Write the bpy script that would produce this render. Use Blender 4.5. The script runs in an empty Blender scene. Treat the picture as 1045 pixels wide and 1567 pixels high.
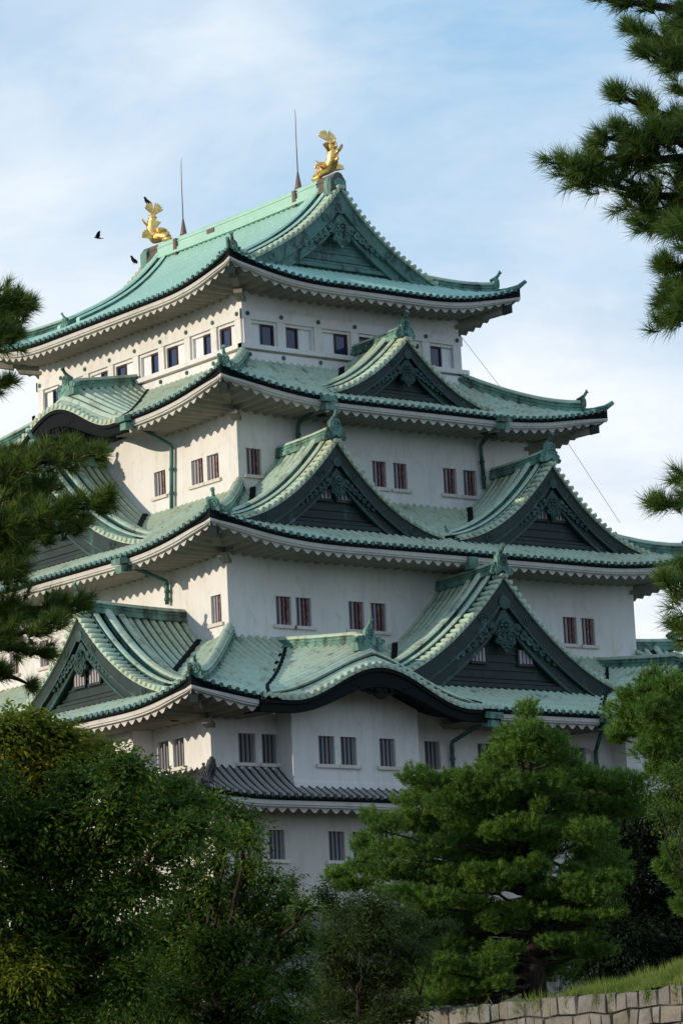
import bpy, math, random
import numpy as np
from math import radians, sin, cos, pi, sqrt
from mathutils import Vector, Matrix

random.seed(7)
RNG = np.random.default_rng(11)
SC = bpy.context.scene
COL = SC.collection

# ------------------------------------------------------------------ camera
CAM = np.array([-100.9417, -136.7260, 1.6])
YAW, PITCH, ROLL, FPX = 0.66108, 0.180387, -0.047796, 5510.6
FW = np.array([cos(PITCH) * sin(YAW), cos(PITCH) * cos(YAW), sin(PITCH)])
_rt = np.array([cos(YAW), -sin(YAW), 0.0])
_up = np.cross(_rt, FW)
RT = cos(ROLL) * _rt + sin(ROLL) * _up
UP = -sin(ROLL) * _rt + cos(ROLL) * _up
cam_data = bpy.data.cameras.new('camera')
cam = bpy.data.objects.new('camera', cam_data)
COL.objects.link(cam)
cam.matrix_world = Matrix(((RT[0], UP[0], -FW[0], CAM[0]), (RT[1], UP[1], -FW[1], CAM[1]),
                           (RT[2], UP[2], -FW[2], CAM[2]), (0, 0, 0, 1)))
cam_data.sensor_fit = 'VERTICAL'
cam_data.sensor_height = 36.0
cam_data.sensor_width = 36.0
cam_data.lens = FPX / 1567.0 * 36.0
cam_data.clip_start = 0.5
cam_data.clip_end = 6000.0
SC.camera = cam


def at(px, py, depth):
    """world point on the sight line through photo pixel (1045x1567) at a depth in metres"""
    return CAM + depth * (FW + RT * (px - 522.5) / FPX - UP * (py - 783.5) / FPX)


def on_front(px, py, w):
    d = FW * FPX + RT * (px - 522.5) - UP * (py - 783.5)
    t = (-w - CAM[1]) / d[1]
    return CAM + t * d


def on_left(px, py, w):
    d = FW * FPX + RT * (px - 522.5) - UP * (py - 783.5)
    t = (-w - CAM[0]) / d[0]
    return CAM + t * d


# ------------------------------------------------------------------ world, sun, exposure
SUN_EL, SUN_AZ = radians(13.0), radians(16.0)      # sun low on the left of the keep, slightly behind its front face
SUN_DIR = Vector((-cos(SUN_AZ) * cos(SUN_EL), sin(SUN_AZ) * cos(SUN_EL), sin(SUN_EL)))
world = bpy.data.worlds.new('World')
SC.world = world
world.use_nodes = True
wt = world.node_tree
wt.nodes.clear()


def N(tree, kind, **kw):
    n = tree.nodes.new(kind)
    for k, v in kw.items():
        if k.startswith('i_'):
            key = k[2:]
            n.inputs[int(key) if key.isdigit() else key].default_value = v
        else:
            setattr(n, k, v)
    return n


def ramp(tree, fac, stops, interp='LINEAR'):
    r = N(tree, 'ShaderNodeValToRGB')
    r.color_ramp.interpolation = interp
    el = r.color_ramp.elements
    while len(el) < len(stops):
        el.new(0.5)
    for e, (p, c) in zip(el, stops):
        e.position = p
        e.color = c if len(c) == 4 else (*c, 1)
    tree.links.new(fac, r.inputs['Fac'])
    return r


def build_world():
    L = wt.links
    out = N(wt, 'ShaderNodeOutputWorld')
    bg = N(wt, 'ShaderNodeBackground')
    bg.inputs['Strength'].default_value = 0.12
    sky = N(wt, 'ShaderNodeTexSky', sky_type='NISHITA', sun_disc=False)
    sky.sun_elevation = SUN_EL
    sky.sun_rotation = math.atan2(SUN_DIR.x, SUN_DIR.y)
    sky.altitude = 0.0
    sky.air_density = 1.0
    sky.dust_density = 0.3
    sky.ozone_density = 3.0
    tc = N(wt, 'ShaderNodeTexCoord')
    # clear blue between the clouds
    tint = N(wt, 'ShaderNodeMix', data_type='RGBA', blend_type='MIX')
    tint.inputs[0].default_value = 0.72
    L.new(sky.outputs['Color'], tint.inputs[6])
    tint.inputs[7].default_value = (3.4, 5.9, 8.4, 1)
    mp = N(wt, 'ShaderNodeMapping')
    mp.inputs['Scale'].default_value = (5.0, 5.0, 13.0)
    mp.inputs['Rotation'].default_value = (0.25, 0.1, 0.4)
    mp.inputs['Location'].default_value = (1.3, 0.7, 2.2)
    L.new(tc.outputs['Generated'], mp.inputs['Vector'])
    n1 = N(wt, 'ShaderNodeTexNoise', i_Scale=1.0, i_Detail=9.0, i_Roughness=0.58)
    n1.inputs['Distortion'].default_value = 0.5
    L.new(mp.outputs[0], n1.inputs['Vector'])
    sep = N(wt, 'ShaderNodeSeparateXYZ')
    L.new(tc.outputs['Generated'], sep.inputs[0])
    # more cloud low down, clearer above (elevations 0.04 .. 0.33 are in view)
    mr = N(wt, 'ShaderNodeMapRange')
    mr.inputs[1].default_value = 0.20
    mr.inputs[2].default_value = 0.35
    mr.inputs[3].default_value = 0.33
    mr.inputs[4].default_value = -0.07
    L.new(sep.outputs['Z'], mr.inputs[0])
    add = N(wt, 'ShaderNodeMath', operation='ADD')
    L.new(n1.outputs['Fac'], add.inputs[0])
    L.new(mr.outputs[0], add.inputs[1])
    cr = ramp(wt, add.outputs[0], [(0.36, (0, 0, 0)), (0.80, (1, 1, 1))])
    n2 = N(wt, 'ShaderNodeTexNoise', i_Scale=2.2, i_Detail=6.0, i_Roughness=0.55)
    L.new(mp.outputs[0], n2.inputs['Vector'])
    cc = ramp(wt, n2.outputs['Fac'], [(0.36, (6.4, 7.1, 8.0)), (0.54, (7.9, 8.3, 8.7))])
    mix = N(wt, 'ShaderNodeMix', data_type='RGBA')
    L.new(cr.outputs[0], mix.inputs[0])
    L.new(tint.outputs[2], mix.inputs[6])
    L.new(cc.outputs[0], mix.inputs[7])
    # the sky darkens to a deeper blue well above the band in view
    hi = N(wt, 'ShaderNodeMapRange')
    hi.inputs[1].default_value = 0.34
    hi.inputs[2].default_value = 0.55
    hi.inputs[3].default_value = 0.0
    hi.inputs[4].default_value = 0.9
    L.new(sep.outputs['Z'], hi.inputs[0])
    zen = N(wt, 'ShaderNodeMix', data_type='RGBA')
    # and on the side of the sky behind the photographer
    dt = N(wt, 'ShaderNodeVectorMath', operation='DOT_PRODUCT')
    L.new(tc.outputs['Generated'], dt.inputs[0])
    dt.inputs[1].default_value = (-sin(YAW), -cos(YAW), 0.0)
    bk = N(wt, 'ShaderNodeMapRange')
    bk.inputs[1].default_value = -0.45
    bk.inputs[2].default_value = 0.55
    bk.inputs[3].default_value = 0.0
    bk.inputs[4].default_value = 0.6
    L.new(dt.outputs['Value'], bk.inputs[0])
    mxm = N(wt, 'ShaderNodeMath', operation='MAXIMUM')
    L.new(hi.outputs[0], mxm.inputs[0])
    L.new(bk.outputs[0], mxm.inputs[1])
    L.new(mxm.outputs[0], zen.inputs[0])
    L.new(mix.outputs[2], zen.inputs[6])
    zen.inputs[7].default_value = (3.6, 4.9, 6.6, 1)
    L.new(zen.outputs[2], bg.inputs['Color'])
    L.new(bg.outputs[0], out.inputs['Surface'])


build_world()
sun_data = bpy.data.lights.new('sun', 'SUN')
sun_data.energy = 3.4
sun_data.angle = radians(0.5)
sun_data.color = (1.0, 0.87, 0.68)
sun = bpy.data.objects.new('sun', sun_data)
COL.objects.link(sun)
sun.rotation_euler = SUN_DIR.to_track_quat('Z', 'Y').to_euler()
SC.view_settings.view_transform = 'Standard'
SC.view_settings.look = 'None'
SC.view_settings.exposure = 0.0
SC.view_settings.gamma = 1.0
SC.cycles.max_bounces = 5
SC.cycles.transparent_max_bounces = 4


# ------------------------------------------------------------------ materials
def mat(name, color, rough=0.7, metal=0.0, spec=0.3):
    m = bpy.data.materials.new(name)
    m.use_nodes = True
    b = m.node_tree.nodes['Principled BSDF']
    b.inputs['Base Color'].default_value = (*color, 1)
    b.inputs['Roughness'].default_value = rough
    b.inputs['Metallic'].default_value = metal
    b.inputs['Specular IOR Level'].default_value = spec
    return m, m.node_tree, b


def pos_noise(t, scale, detail=5, rough=0.55, stretch=(1, 1, 1), dist=0.0):
    g = N(t, 'ShaderNodeNewGeometry')
    mp = N(t, 'ShaderNodeMapping')
    mp.inputs['Scale'].default_value = stretch
    t.links.new(g.outputs['Position'], mp.inputs['Vector'])
    n = N(t, 'ShaderNodeTexNoise', i_Scale=scale, i_Detail=float(detail), i_Roughness=rough)
    n.inputs['Distortion'].default_value = dist
    t.links.new(mp.outputs[0], n.inputs['Vector'])
    return n.outputs['Fac']


def mixc(t, fac, a, b, blend='MIX'):
    m = N(t, 'ShaderNodeMix', data_type='RGBA', blend_type=blend)
    for sock, v in ((m.inputs[0], fac), (m.inputs[6], a), (m.inputs[7], b)):
        if isinstance(v, bpy.types.NodeSocket):
            t.links.new(v, sock)
        elif isinstance(v, (int, float)):
            sock.default_value = v
        else:
            sock.default_value = (*v, 1)
    return m.outputs[2]


def bump(t, b, height, strength=0.3, dist=0.05):
    bp = N(t, 'ShaderNodeBump', i_Strength=strength, i_Distance=dist)
    t.links.new(height, bp.inputs['Height'])
    t.links.new(bp.outputs[0], b.inputs['Normal'])


def copper(name, fresh, aged, dark, dark_lo=0.58, dark_hi=0.72, aged_mid=0.5, seams=True, rough=0.55):
    m, t, b = mat(name, fresh, rough, 0.0, 0.35)
    c = mixc(t, ramp(t, pos_noise(t, 0.35, 6), [(aged_mid - 0.18, (0, 0, 0)), (aged_mid + 0.18, (1, 1, 1))]).outputs[0], fresh, aged)
    pale = tuple(min(1, v * 1.25 + 0.02) for v in fresh)
    c = mixc(t, ramp(t, pos_noise(t, 2.6, 6, 0.65), [(0.45, (0, 0, 0)), (0.78, (0.45, 0.45, 0.45))]).outputs[0], c, pale)
    st = ramp(t, pos_noise(t, 1.5, 7, 0.7, (1, 1, 0.45), 0.4), [(dark_lo, (0, 0, 0)), (dark_hi, (1, 1, 1))]).outputs[0]
    c = mixc(t, st, c, dark)
    if seams:
        g = N(t, 'ShaderNodeNewGeometry')
        s = N(t, 'ShaderNodeSeparateXYZ')
        t.links.new(g.outputs['Position'], s.inputs[0])
        mu = N(t, 'ShaderNodeMath', operation='MULTIPLY')
        mu.inputs[1].default_value = 3.1
        t.links.new(s.outputs['Z'], mu.inputs[0])
        fr = N(t, 'ShaderNodeMath', operation='FRACT')
        t.links.new(mu.outputs[0], fr.inputs[0])
        sm = ramp(t, fr.outputs[0], [(0.0, (0.55, 0.55, 0.55)), (0.10, (0, 0, 0))]).outputs[0]
        c = mixc(t, sm, c, tuple(v * 0.55 for v in aged))
    t.links.new(c, b.inputs['Base Color'])
    bump(t, b, pos_noise(t, 9, 4), 0.25, 0.02)
    return m


MAT = {}
MAT['copper_top'] = copper('copper_top', (0.375, 0.59, 0.495), (0.325, 0.53, 0.44), (0.16, 0.28, 0.235), 0.66, 0.86)
MAT['copper_aged'] = copper('copper_aged', (0.43, 0.585, 0.475), (0.42, 0.465, 0.325), (0.12, 0.125, 0.085), 0.53, 0.72, 0.45)
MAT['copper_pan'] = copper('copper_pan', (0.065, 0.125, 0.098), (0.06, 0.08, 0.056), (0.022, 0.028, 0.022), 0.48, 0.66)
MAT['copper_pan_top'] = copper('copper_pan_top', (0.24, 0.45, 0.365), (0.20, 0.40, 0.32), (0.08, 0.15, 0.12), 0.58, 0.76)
MAT['kawara_pan'] = mat('kawara_pan', (0.36, 0.34, 0.31), 0.8)[0]
MAT['copper_ridge'] = copper('copper_ridge', (0.16, 0.36, 0.29), (0.11, 0.21, 0.16), (0.028, 0.042, 0.035), 0.44, 0.62, seams=False)
MAT['copper_edge'] = copper('copper_edge', (0.065, 0.19, 0.155), (0.035, 0.10, 0.085), (0.012, 0.024, 0.021), 0.5, 0.65, seams=False)
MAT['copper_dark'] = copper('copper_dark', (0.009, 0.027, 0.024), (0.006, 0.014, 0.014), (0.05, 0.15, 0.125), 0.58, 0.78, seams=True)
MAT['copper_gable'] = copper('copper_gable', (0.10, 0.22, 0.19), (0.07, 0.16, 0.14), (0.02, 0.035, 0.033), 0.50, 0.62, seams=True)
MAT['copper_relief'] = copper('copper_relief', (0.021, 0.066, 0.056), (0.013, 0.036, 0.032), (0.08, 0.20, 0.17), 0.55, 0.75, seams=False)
MAT['copper_black'] = mat('copper_black', (0.009, 0.012, 0.013), 0.75, 0, 0.08)[0]


def plaster(name, col, warm):
    m, t, b = mat(name, col, 0.85, 0, 0.15)
    f = ramp(t, pos_noise(t, 0.5, 6, 0.6, (1, 1, 0.6)), [(0.42, (0, 0, 0)), (0.72, (0.75, 0.75, 0.75))]).outputs[0]
    c = mixc(t, f, col, warm)
    f2 = ramp(t, pos_noise(t, 2.4, 7, 0.7, (1, 1, 0.18)), [(0.50, (0, 0, 0)), (0.78, (0.5, 0.5, 0.5))]).outputs[0]
    c = mixc(t, f2, c, tuple(v * 0.66 for v in warm))
    f3 = ramp(t, pos_noise(t, 1.3, 8, 0.7, (1, 1, 1), 0.6), [(0.56, (0, 0, 0)), (0.74, (0.6, 0.6, 0.6))]).outputs[0]
    c = mixc(t, f3, c, (warm[0] * .74, warm[1] * .72, warm[2] * .66))
    t.links.new(c, b.inputs['Base Color'])
    bump(t, b, pos_noise(t, 6, 5), 0.12, 0.02)
    return m


MAT['plaster'] = plaster('plaster', (0.76, 0.745, 0.725), (0.65, 0.62, 0.57))
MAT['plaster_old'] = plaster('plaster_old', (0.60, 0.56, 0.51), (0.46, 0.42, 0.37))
MAT['eave_white'] = plaster('eave_white', (0.60, 0.58, 0.545), (0.46, 0.43, 0.385))
MAT['soffit'] = plaster('soffit', (0.27, 0.25, 0.215), (0.18, 0.16, 0.135))  # stained plaster, darkened further to carry the deep shade under the eaves
MAT['sill'] = plaster('sill', (0.70, 0.64, 0.58), (0.56, 0.50, 0.43))


def tile_black():
    m, t, b = mat('kawara', (0.035, 0.035, 0.038), 0.45, 0, 0.45)
    f = ramp(t, pos_noise(t, 1.6, 6, 0.65), [(0.42, (0.02, 0.02, 0.023)), (0.7, (0.085, 0.085, 0.088))]).outputs[0]
    t.links.new(f, b.inputs['Base Color'])
    return m


MAT['kawara'] = tile_black()


def bars_mat():
    m, t, b = mat('window_bar', (0.3, 0.27, 0.28), 0.7)
    g = N(t, 'ShaderNodeNewGeometry')
    c = ramp(t, g.outputs['Random Per Island'], [(0.0, (0.22, 0.20, 0.21)), (0.78, (0.36, 0.33, 0.36)), (0.86, (0.22, 0.12, 0.12)), (0.97, (0.13, 0.04, 0.04))]).outputs[0]
    c = mixc(t, ramp(t, pos_noise(t, 7, 4), [(0.45, (0, 0, 0)), (0.7, (0.6, 0.6, 0.6))]).outputs[0], c, (0.36, 0.33, 0.34))
    t.links.new(c, b.inputs['Base Color'])
    return m


MAT['bar'] = bars_mat()
MAT['bar_pale'] = mat('bar_pale', (0.36, 0.32, 0.335), 0.7)[0]
MAT['bar_grey'] = mat('bar_grey', (0.20, 0.20, 0.215), 0.7)[0]
MAT['window_dark'] = mat('window_dark', (0.014, 0.009, 0.011), 0.5)[0]
MAT['window_frame'] = mat('window_frame', (0.045, 0.018, 0.012), 0.5)[0]
MAT['glass'] = mat('glass', (0.010, 0.026, 0.090), 0.05, 0, 0.6)[0]  # blue base stands in for the sky reflected in the panes
MAT['shutter'] = plaster('shutter', (0.80, 0.82, 0.84), (0.70, 0.71, 0.72))
MAT['rod'] = mat('rod', (0.20, 0.13, 0.10), 0.5, 0.3)[0]
MAT['ridge_brown'] = copper('ridge_brown', (0.13, 0.09, 0.065), (0.09, 0.07, 0.06), (0.14, 0.34, 0.28), 0.6, 0.72, seams=False)
MAT['wire'] = mat('wire', (0.30, 0.30, 0.30), 0.6)[0]


def gold():
    m, t, b = mat('gold', (0.86, 0.52, 0.13), 0.42, 1.0)
    c = mixc(t, ramp(t, pos_noise(t, 5, 4), [(0.4, (0, 0, 0)), (0.75, (1, 1, 1))]).outputs[0], (0.95, 0.66, 0.26), (0.72, 0.42, 0.10))
    t.links.new(c, b.inputs['Base Color'])
    g = N(t, 'ShaderNodeNewGeometry')
    v = N(t, 'ShaderNodeTexVoronoi', i_Scale=7.0)
    t.links.new(g.outputs['Position'], v.inputs['Vector'])
    bump(t, b, v.outputs['Distance'], 0.35, 0.04)
    return m


MAT['gold'] = gold()
MAT['crow'] = mat('crow', (0.008, 0.008, 0.010), 0.5)[0]


def stone(name, c1, c2, c3, per_island):
    m, t, b = mat(name, c1, 0.85, 0, 0.2)
    if per_island:
        g = N(t, 'ShaderNodeNewGeometry')
        c = ramp(t, g.outputs['Random Per Island'], [(0.0, c1), (0.4, c2), (0.7, c3), (0.9, (0.27, 0.255, 0.23)), (0.97, (0.22, 0.145, 0.085)), (1.0, tuple(v * 0.6 for v in c2))]).outputs[0]
    else:
        g = N(t, 'ShaderNodeNewGeometry')
        mp = N(t, 'ShaderNodeMapping')
        mp.inputs['Scale'].default_value = (0.75, 0.75, 1.1)
        t.links.new(g.outputs['Position'], mp.inputs[0])
        v = N(t, 'ShaderNodeTexVoronoi', i_Scale=1.0)
        t.links.new(mp.outputs[0], v.inputs['Vector'])
        s = N(t, 'ShaderNodeSeparateColor')
        t.links.new(v.outputs['Color'], s.inputs[0])
        c = ramp(t, s.outputs[0], [(0.0, c1), (0.5, c2), (0.9, c3)]).outputs[0]
        ve = N(t, 'ShaderNodeTexVoronoi', feature='DISTANCE_TO_EDGE', i_Scale=1.0)
        t.links.new(mp.outputs[0], ve.inputs['Vector'])
        e = ramp(t, ve.outputs['Distance'], [(0.02, (1, 1, 1)), (0.07, (0, 0, 0))]).outputs[0]
        c = mixc(t, e, c, (0.03, 0.03, 0.03))
    f = ramp(t, pos_noise(t, 2.5, 7, 0.7), [(0.4, (0, 0, 0)), (0.72, (0.8, 0.8, 0.8))]).outputs[0]
    c = mixc(t, f, c, (0.10, 0.088, 0.07))
    f = ramp(t, pos_noise(t, 1.1, 8, 0.75), [(0.54, (0, 0, 0)), (0.66, (0.7, 0.7, 0.7))]).outputs[0]
    c = mixc(t, f, c, (0.05, 0.06, 0.03))
    t.links.new(c, b.inputs['Base Color'])
    bump(t, b, pos_noise(t, 5, 7, 0.7), 0.6, 0.08)
    return m


MAT['stone_near'] = stone('stone_near', (0.245, 0.228, 0.20), (0.185, 0.178, 0.165), (0.225, 0.195, 0.155), True)
MAT['stone_far'] = stone('stone_far', (0.30, 0.27, 0.24), (0.20, 0.19, 0.18), (0.36, 0.25, 0.17), False)


def foliage(name, c1, c2, c3, transl=0.35, rough=0.5, noise_scale=0.8):
    m = bpy.data.materials.new(name)
    m.use_nodes = True
    t = m.node_tree
    b = t.nodes['Principled BSDF']
    g = N(t, 'ShaderNodeNewGeometry')
    c = ramp(t, g.outputs['Random Per Island'], [(0.0, c1), (0.55, c2), (0.95, c3)]).outputs[0]
    c = mixc(t, ramp(t, pos_noise(t, noise_scale, 3), [(0.35, (0, 0, 0)), (0.7, (0.7, 0.7, 0.7))]).outputs[0], c, c1)
    t.links.new(c, b.inputs['Base Color'])
    b.inputs['Roughness'].default_value = rough
    b.inputs['Specular IOR Level'].default_value = 0.25
    tr = N(t, 'ShaderNodeBsdfTranslucent')
    t.links.new(c, tr.inputs['Color'])
    mx = N(t, 'ShaderNodeMixShader')
    mx.inputs[0].default_value = transl
    t.links.new(b.outputs[0], mx.inputs[1])
    t.links.new(tr.outputs[0], mx.inputs[2])
    t.links.new(mx.outputs[0], t.nodes['Material Output'].inputs['Surface'])
    return m


MAT['needle_near'] = foliage('needle_near', (0.04, 0.10, 0.022), (0.10, 0.19, 0.032), (0.25, 0.31, 0.06), 0.4)
MAT['needle_warm'] = foliage('needle_warm', (0.045, 0.095, 0.02), (0.12, 0.195, 0.028), (0.29, 0.32, 0.05), 0.4)
MAT['needle_far'] = foliage('needle_far', (0.045, 0.12, 0.018), (0.12, 0.23, 0.030), (0.27, 0.38, 0.055), 0.42)
MAT['leaf'] = foliage('leaf', (0.038, 0.092, 0.015), (0.082, 0.158, 0.020), (0.21, 0.265, 0.032), 0.42, noise_scale=1.3)
MAT['leaf_sunlit'] = foliage('leaf_sunlit', (0.10, 0.165, 0.02), (0.22, 0.27, 0.026), (0.42, 0.34, 0.035), 0.45)  # lit copy of leaf: sunlight painted in as a brighter yellow green
MAT['leaf_willow'] = foliage('leaf_willow', (0.045, 0.075, 0.02), (0.075, 0.11, 0.03), (0.12, 0.15, 0.04), 0.4)
MAT['leaf_dark'] = foliage('leaf_dark', (0.010, 0.022, 0.009), (0.016, 0.032, 0.011), (0.028, 0.045, 0.014), 0.15)
MAT['grass'] = foliage('grass', (0.14, 0.22, 0.035), (0.21, 0.28, 0.05), (0.32, 0.31, 0.09), 0.45)


def bark():
    m, t, b = mat('bark', (0.04, 0.03, 0.025), 0.9, 0, 0.1)
    c = ramp(t, pos_noise(t, 14, 6, 0.7, (1, 1, 0.3)), [(0.35, (0.014, 0.011, 0.010)), (0.7, (0.075, 0.055, 0.042))]).outputs[0]
    t.links.new(c, b.inputs['Base Color'])
    bump(t, b, pos_noise(t, 14, 6, 0.7, (1, 1, 0.3)), 0.7, 0.04)
    return m


MAT['bark'] = bark()
MAT['cone'] = mat('cone', (0.22, 0.16, 0.07), 0.8)[0]


def earth():
    m, t, b = mat('earth', (0.16, 0.13, 0.09), 0.95, 0, 0.1)
    c = ramp(t, pos_noise(t, 0.9, 7, 0.65), [(0.4, (0.035, 0.045, 0.018)), (0.66, (0.10, 0.08, 0.055))]).outputs[0]
    t.links.new(c, b.inputs['Base Color'])
    bump(t, b, pos_noise(t, 4, 6), 0.5, 0.1)
    return m


MAT['earth'] = earth()


# ------------------------------------------------------------------ mesh builder
class MB:
    def __init__(self):
        self.v, self.f, self.m, self.s = [], [], [], []

    def vert(self, p):
        self.v.append((float(p[0]), float(p[1]), float(p[2])))
        return len(self.v) - 1

    def face(self, idx, m=0, smooth=False):
        self.f.append(tuple(idx)); self.m.append(m); self.s.append(smooth)

    def poly(self, pts, m=0, smooth=False):
        self.face([self.vert(p) for p in pts], m, smooth)

    def grid(self, rows, m=0, smooth=True, skip=None, mcol=None):
        base = [[self.vert(p) for p in r] for r in rows]
        for i in range(len(base) - 1):
            for j in range(len(base[i]) - 1):
                if skip and skip(i, j):
                    continue
                self.face((base[i][j], base[i + 1][j], base[i + 1][j + 1], base[i][j + 1]), mcol(i) if mcol else m, smooth)

    def box(self, c, ax, ay, az, m=0):
        """box centred at c with half-extent vectors ax, ay, az"""
        c, ax, ay, az = (np.asarray(q, float) for q in (c, ax, ay, az))
        ids = [self.vert(c + sx * ax + sy * ay + sz * az) for sx in (-1, 1) for sy in (-1, 1) for sz in (-1, 1)]
        for q in ((0, 1, 3, 2), (4, 6, 7, 5), (0, 4, 5, 1), (2, 3, 7, 6), (0, 2, 6, 4), (1, 5, 7, 3)):
            self.face([ids[k] for k in q], m)

    def prism(self, pts, ext, m=0):
        """polygon pts extruded by vector ext"""
        ext = np.asarray(ext, float)
        a = [self.vert(p) for p in pts]
        b = [self.vert(np.asarray(p, float) + ext) for p in pts]
        self.face(a, m); self.face(b[::-1], m)
        n = len(a)
        for i in range(n):
            self.face((a[i], a[(i + 1) % n], b[(i + 1) % n], b[i]), m)

    def tube(self, path, radii, n=8, m=0, cap=True, squash=None):
        path = [np.asarray(p, float) for p in path]
        if not hasattr(radii, '__len__'):
            radii = [radii] * len(path)
        rings = []
        ref = None
        for i, p in enumerate(path):
            d = path[min(i + 1, len(path) - 1)] - path[max(i - 1, 0)]
            d = d / (np.linalg.norm(d) + 1e-9)
            if ref is None:
                ref = np.array([0, 0, 1.0]) if abs(d[2]) < 0.9 else np.array([1.0, 0, 0])
            a = np.cross(d, ref); a /= np.linalg.norm(a) + 1e-9
            b = np.cross(a, d)
            ref = b
            rings.append([self.vert(p + radii[i] * (cos(2 * pi * k / n) * a * (squash or 1) + sin(2 * pi * k / n) * b)) for k in range(n)])
        for r0, r1 in zip(rings, rings[1:]):
            for k in range(n):
                self.face((r0[k], r0[(k + 1) % n], r1[(k + 1) % n], r1[k]), m, True)
        if cap:
            self.face(rings[0][::-1], m); self.face(rings[-1], m)

    def sweep(self, path, side, prof, m=0, cap=True, smooth=False, up=(0, 0, 1), mk=None):
        """profile points (s, h) swept along path; side is one horizontal vector"""
        side, up = np.asarray(side, float), np.asarray(up, float)
        rows = [[self.vert(np.asarray(p, float) + s * side + h * up) for s, h in prof] for p in path]
        n = len(prof)
        for r0, r1 in zip(rows, rows[1:]):
            for k in range(n):
                self.face((r0[k], r0[(k + 1) % n], r1[(k + 1) % n], r1[k]), mk(k) if mk else m, smooth)
        if cap:
            self.face(rows[0][::-1], m); self.face(rows[-1], m)

    def ellipsoid(self, c, ax, ay, az, nu=10, nv=6, m=0):
        c, ax, ay, az = (np.asarray(q, float) for q in (c, ax, ay, az))
        rows = []
        for i in range(nv + 1):
            th = pi * i / nv
            rows.append([c + ax * sin(th) * cos(2 * pi * k / nu) + ay * sin(th) * sin(2 * pi * k / nu) + az * cos(th) for k in range(nu + 1)])
        self.grid(rows, m, True)

    def disc(self, c, a, b, r, ext, n=12, m=0):
        """flat cylinder: centre c, in-plane unit vectors a, b, thickness vector ext"""
        c, a, b = (np.asarray(q, float) for q in (c, a, b))
        self.prism([c + r * (cos(2 * pi * k / n) * a + sin(2 * pi * k / n) * b) for k in range(n)], ext, m)

    def build(self, name, mats, parent=None, label=None):
        me = bpy.data.meshes.new(name)
        off = np.array(parent['_o']) if parent is not None and '_o' in parent else np.zeros(3)
        used = sorted({i for f in self.f for i in f})
        remap = {i: k for k, i in enumerate(used)}
        vv = np.array([self.v[i] for i in used], float).reshape(-1, 3) - off
        me.from_pydata(vv.tolist(), [], [tuple(remap[i] for i in f) for f in self.f])
        if not isinstance(mats, (list, tuple)):
            mats = [mats]
        for q in mats:
            me.materials.append(MAT[q])
        me.polygons.foreach_set('material_index', self.m)
        me.polygons.foreach_set('use_smooth', self.s)
        me.update()
        o = bpy.data.objects.new(name, me)
        COL.objects.link(o)
        if parent is not None:
            o.parent = parent
            ORG[o.name] = off
            o['_o'] = off.tolist()
        if label:
            o['label'] = label
        return o


ORG = {}


def thing(name, loc, label, cat, group=None):
    o = bpy.data.objects.new(name, None)
    COL.objects.link(o)
    o.location = [float(q) for q in loc]
    o.empty_display_size = 0.5
    o['label'] = label
    o['category'] = cat
    o['_o'] = [float(q) for q in loc]
    if group:
        o['group'] = group
    return o


def tag(o, label, cat, group=None):
    o['label'] = label
    o['category'] = cat
    if group:
        o['group'] = group
    return o


def structure(o):
    o['kind'] = 'structure'
    return o


def set_origin(o, p):
    """move a parentless mesh object's origin to p"""
    p = Vector([float(q) for q in p])
    o.data.transform(Matrix.Translation(-p))
    o.location = p
    return o


# ------------------------------------------------------------------ castle: dimensions measured from the photograph
H = {5: (6.36, 8.48), 4: (8.48, 10.60), 3: (11.66, 13.78), 2: (15.90, 18.02), 1: (15.90, 18.02)}
OV = {5: 2.15, 4: 2.70, 3: 2.70, 2: 2.95, 1: 1.75}
ZE = {5: 41.38, 4: 35.25, 3: 28.08, 2: 20.42, 1: 16.62}
ZTOP = {4: 37.95, 3: 31.33, 2: 24.15, 1: 17.92}
INNER = {4: 5, 3: 4, 2: 3, 1: 2}
LIFT = {5: 0.98, 4: 0.95, 3: 0.98, 2: 0.78, 1: 0.35}
RL = {5: 6.0, 4: 7.5, 3: 7.5, 2: 5.5, 1: 4.0}
DROP = {5: 0.22, 4: 0.24, 3: 0.26, 2: 0.24, 1: 0.08}
Z_STONE = 12.28
PITCH_T = 0.40


def fall(t, R):
    return max(0.0, 1 - t / R) ** 2.3


def lift(n, d, e):
    return LIFT[n] * fall(d, RL[n]) * fall(e, RL[n])


DEPTH = {n: H[n][0] + OV[n] - H[INNER[n]][0] for n in (4, 3, 2, 1)}
DEPTH[5] = H[5][0] + OV[5]


def prof(n, d):
    D = DEPTH[n]
    if n == 5:
        return 0.465 * d + (46.98 - ZE[5] - 0.465 * D) * (d / D) ** 4.6
    rise = ZTOP[n] - ZE[n]
    s0 = rise / D * 0.72
    return s0 * d + (rise - s0 * D) / D ** 2 * d * d


def roof_z(n, d, e):
    return ZE[n] + prof(n, d) + lift(n, d, e)


def roll(u):
    ph = (u / PITCH_T) % 1.0
    return {0: 0.0, 1: 0.0, 2: 0.10, 3: 0.135, 4: 0.10, 5: 0.0}[int(round(ph * 6)) % 6]


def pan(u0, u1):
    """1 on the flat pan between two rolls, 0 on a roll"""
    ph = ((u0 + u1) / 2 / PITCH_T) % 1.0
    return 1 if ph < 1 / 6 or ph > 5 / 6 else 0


def mortar(u0, u1):
    ph = ((u0 + u1) / 2 / PITCH_T) % 1.0
    return 1 if ph < 2 / 6 else 0


FR = {'front': lambda u, w, z: (u, -w, z), 'back': lambda u, w, z: (-u, w, z),
      'left': lambda u, w, z: (-w, -u, z), 'right': lambda u, w, z: (w, u, z)}


def frame(face, uc=0.0):
    """local (u along the face, seen left to right; w outwards; z) to world; uc is the face centre's offset"""
    g = FR[face]
    return lambda u, w, z: np.array(g(u + uc, w, z))


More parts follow.
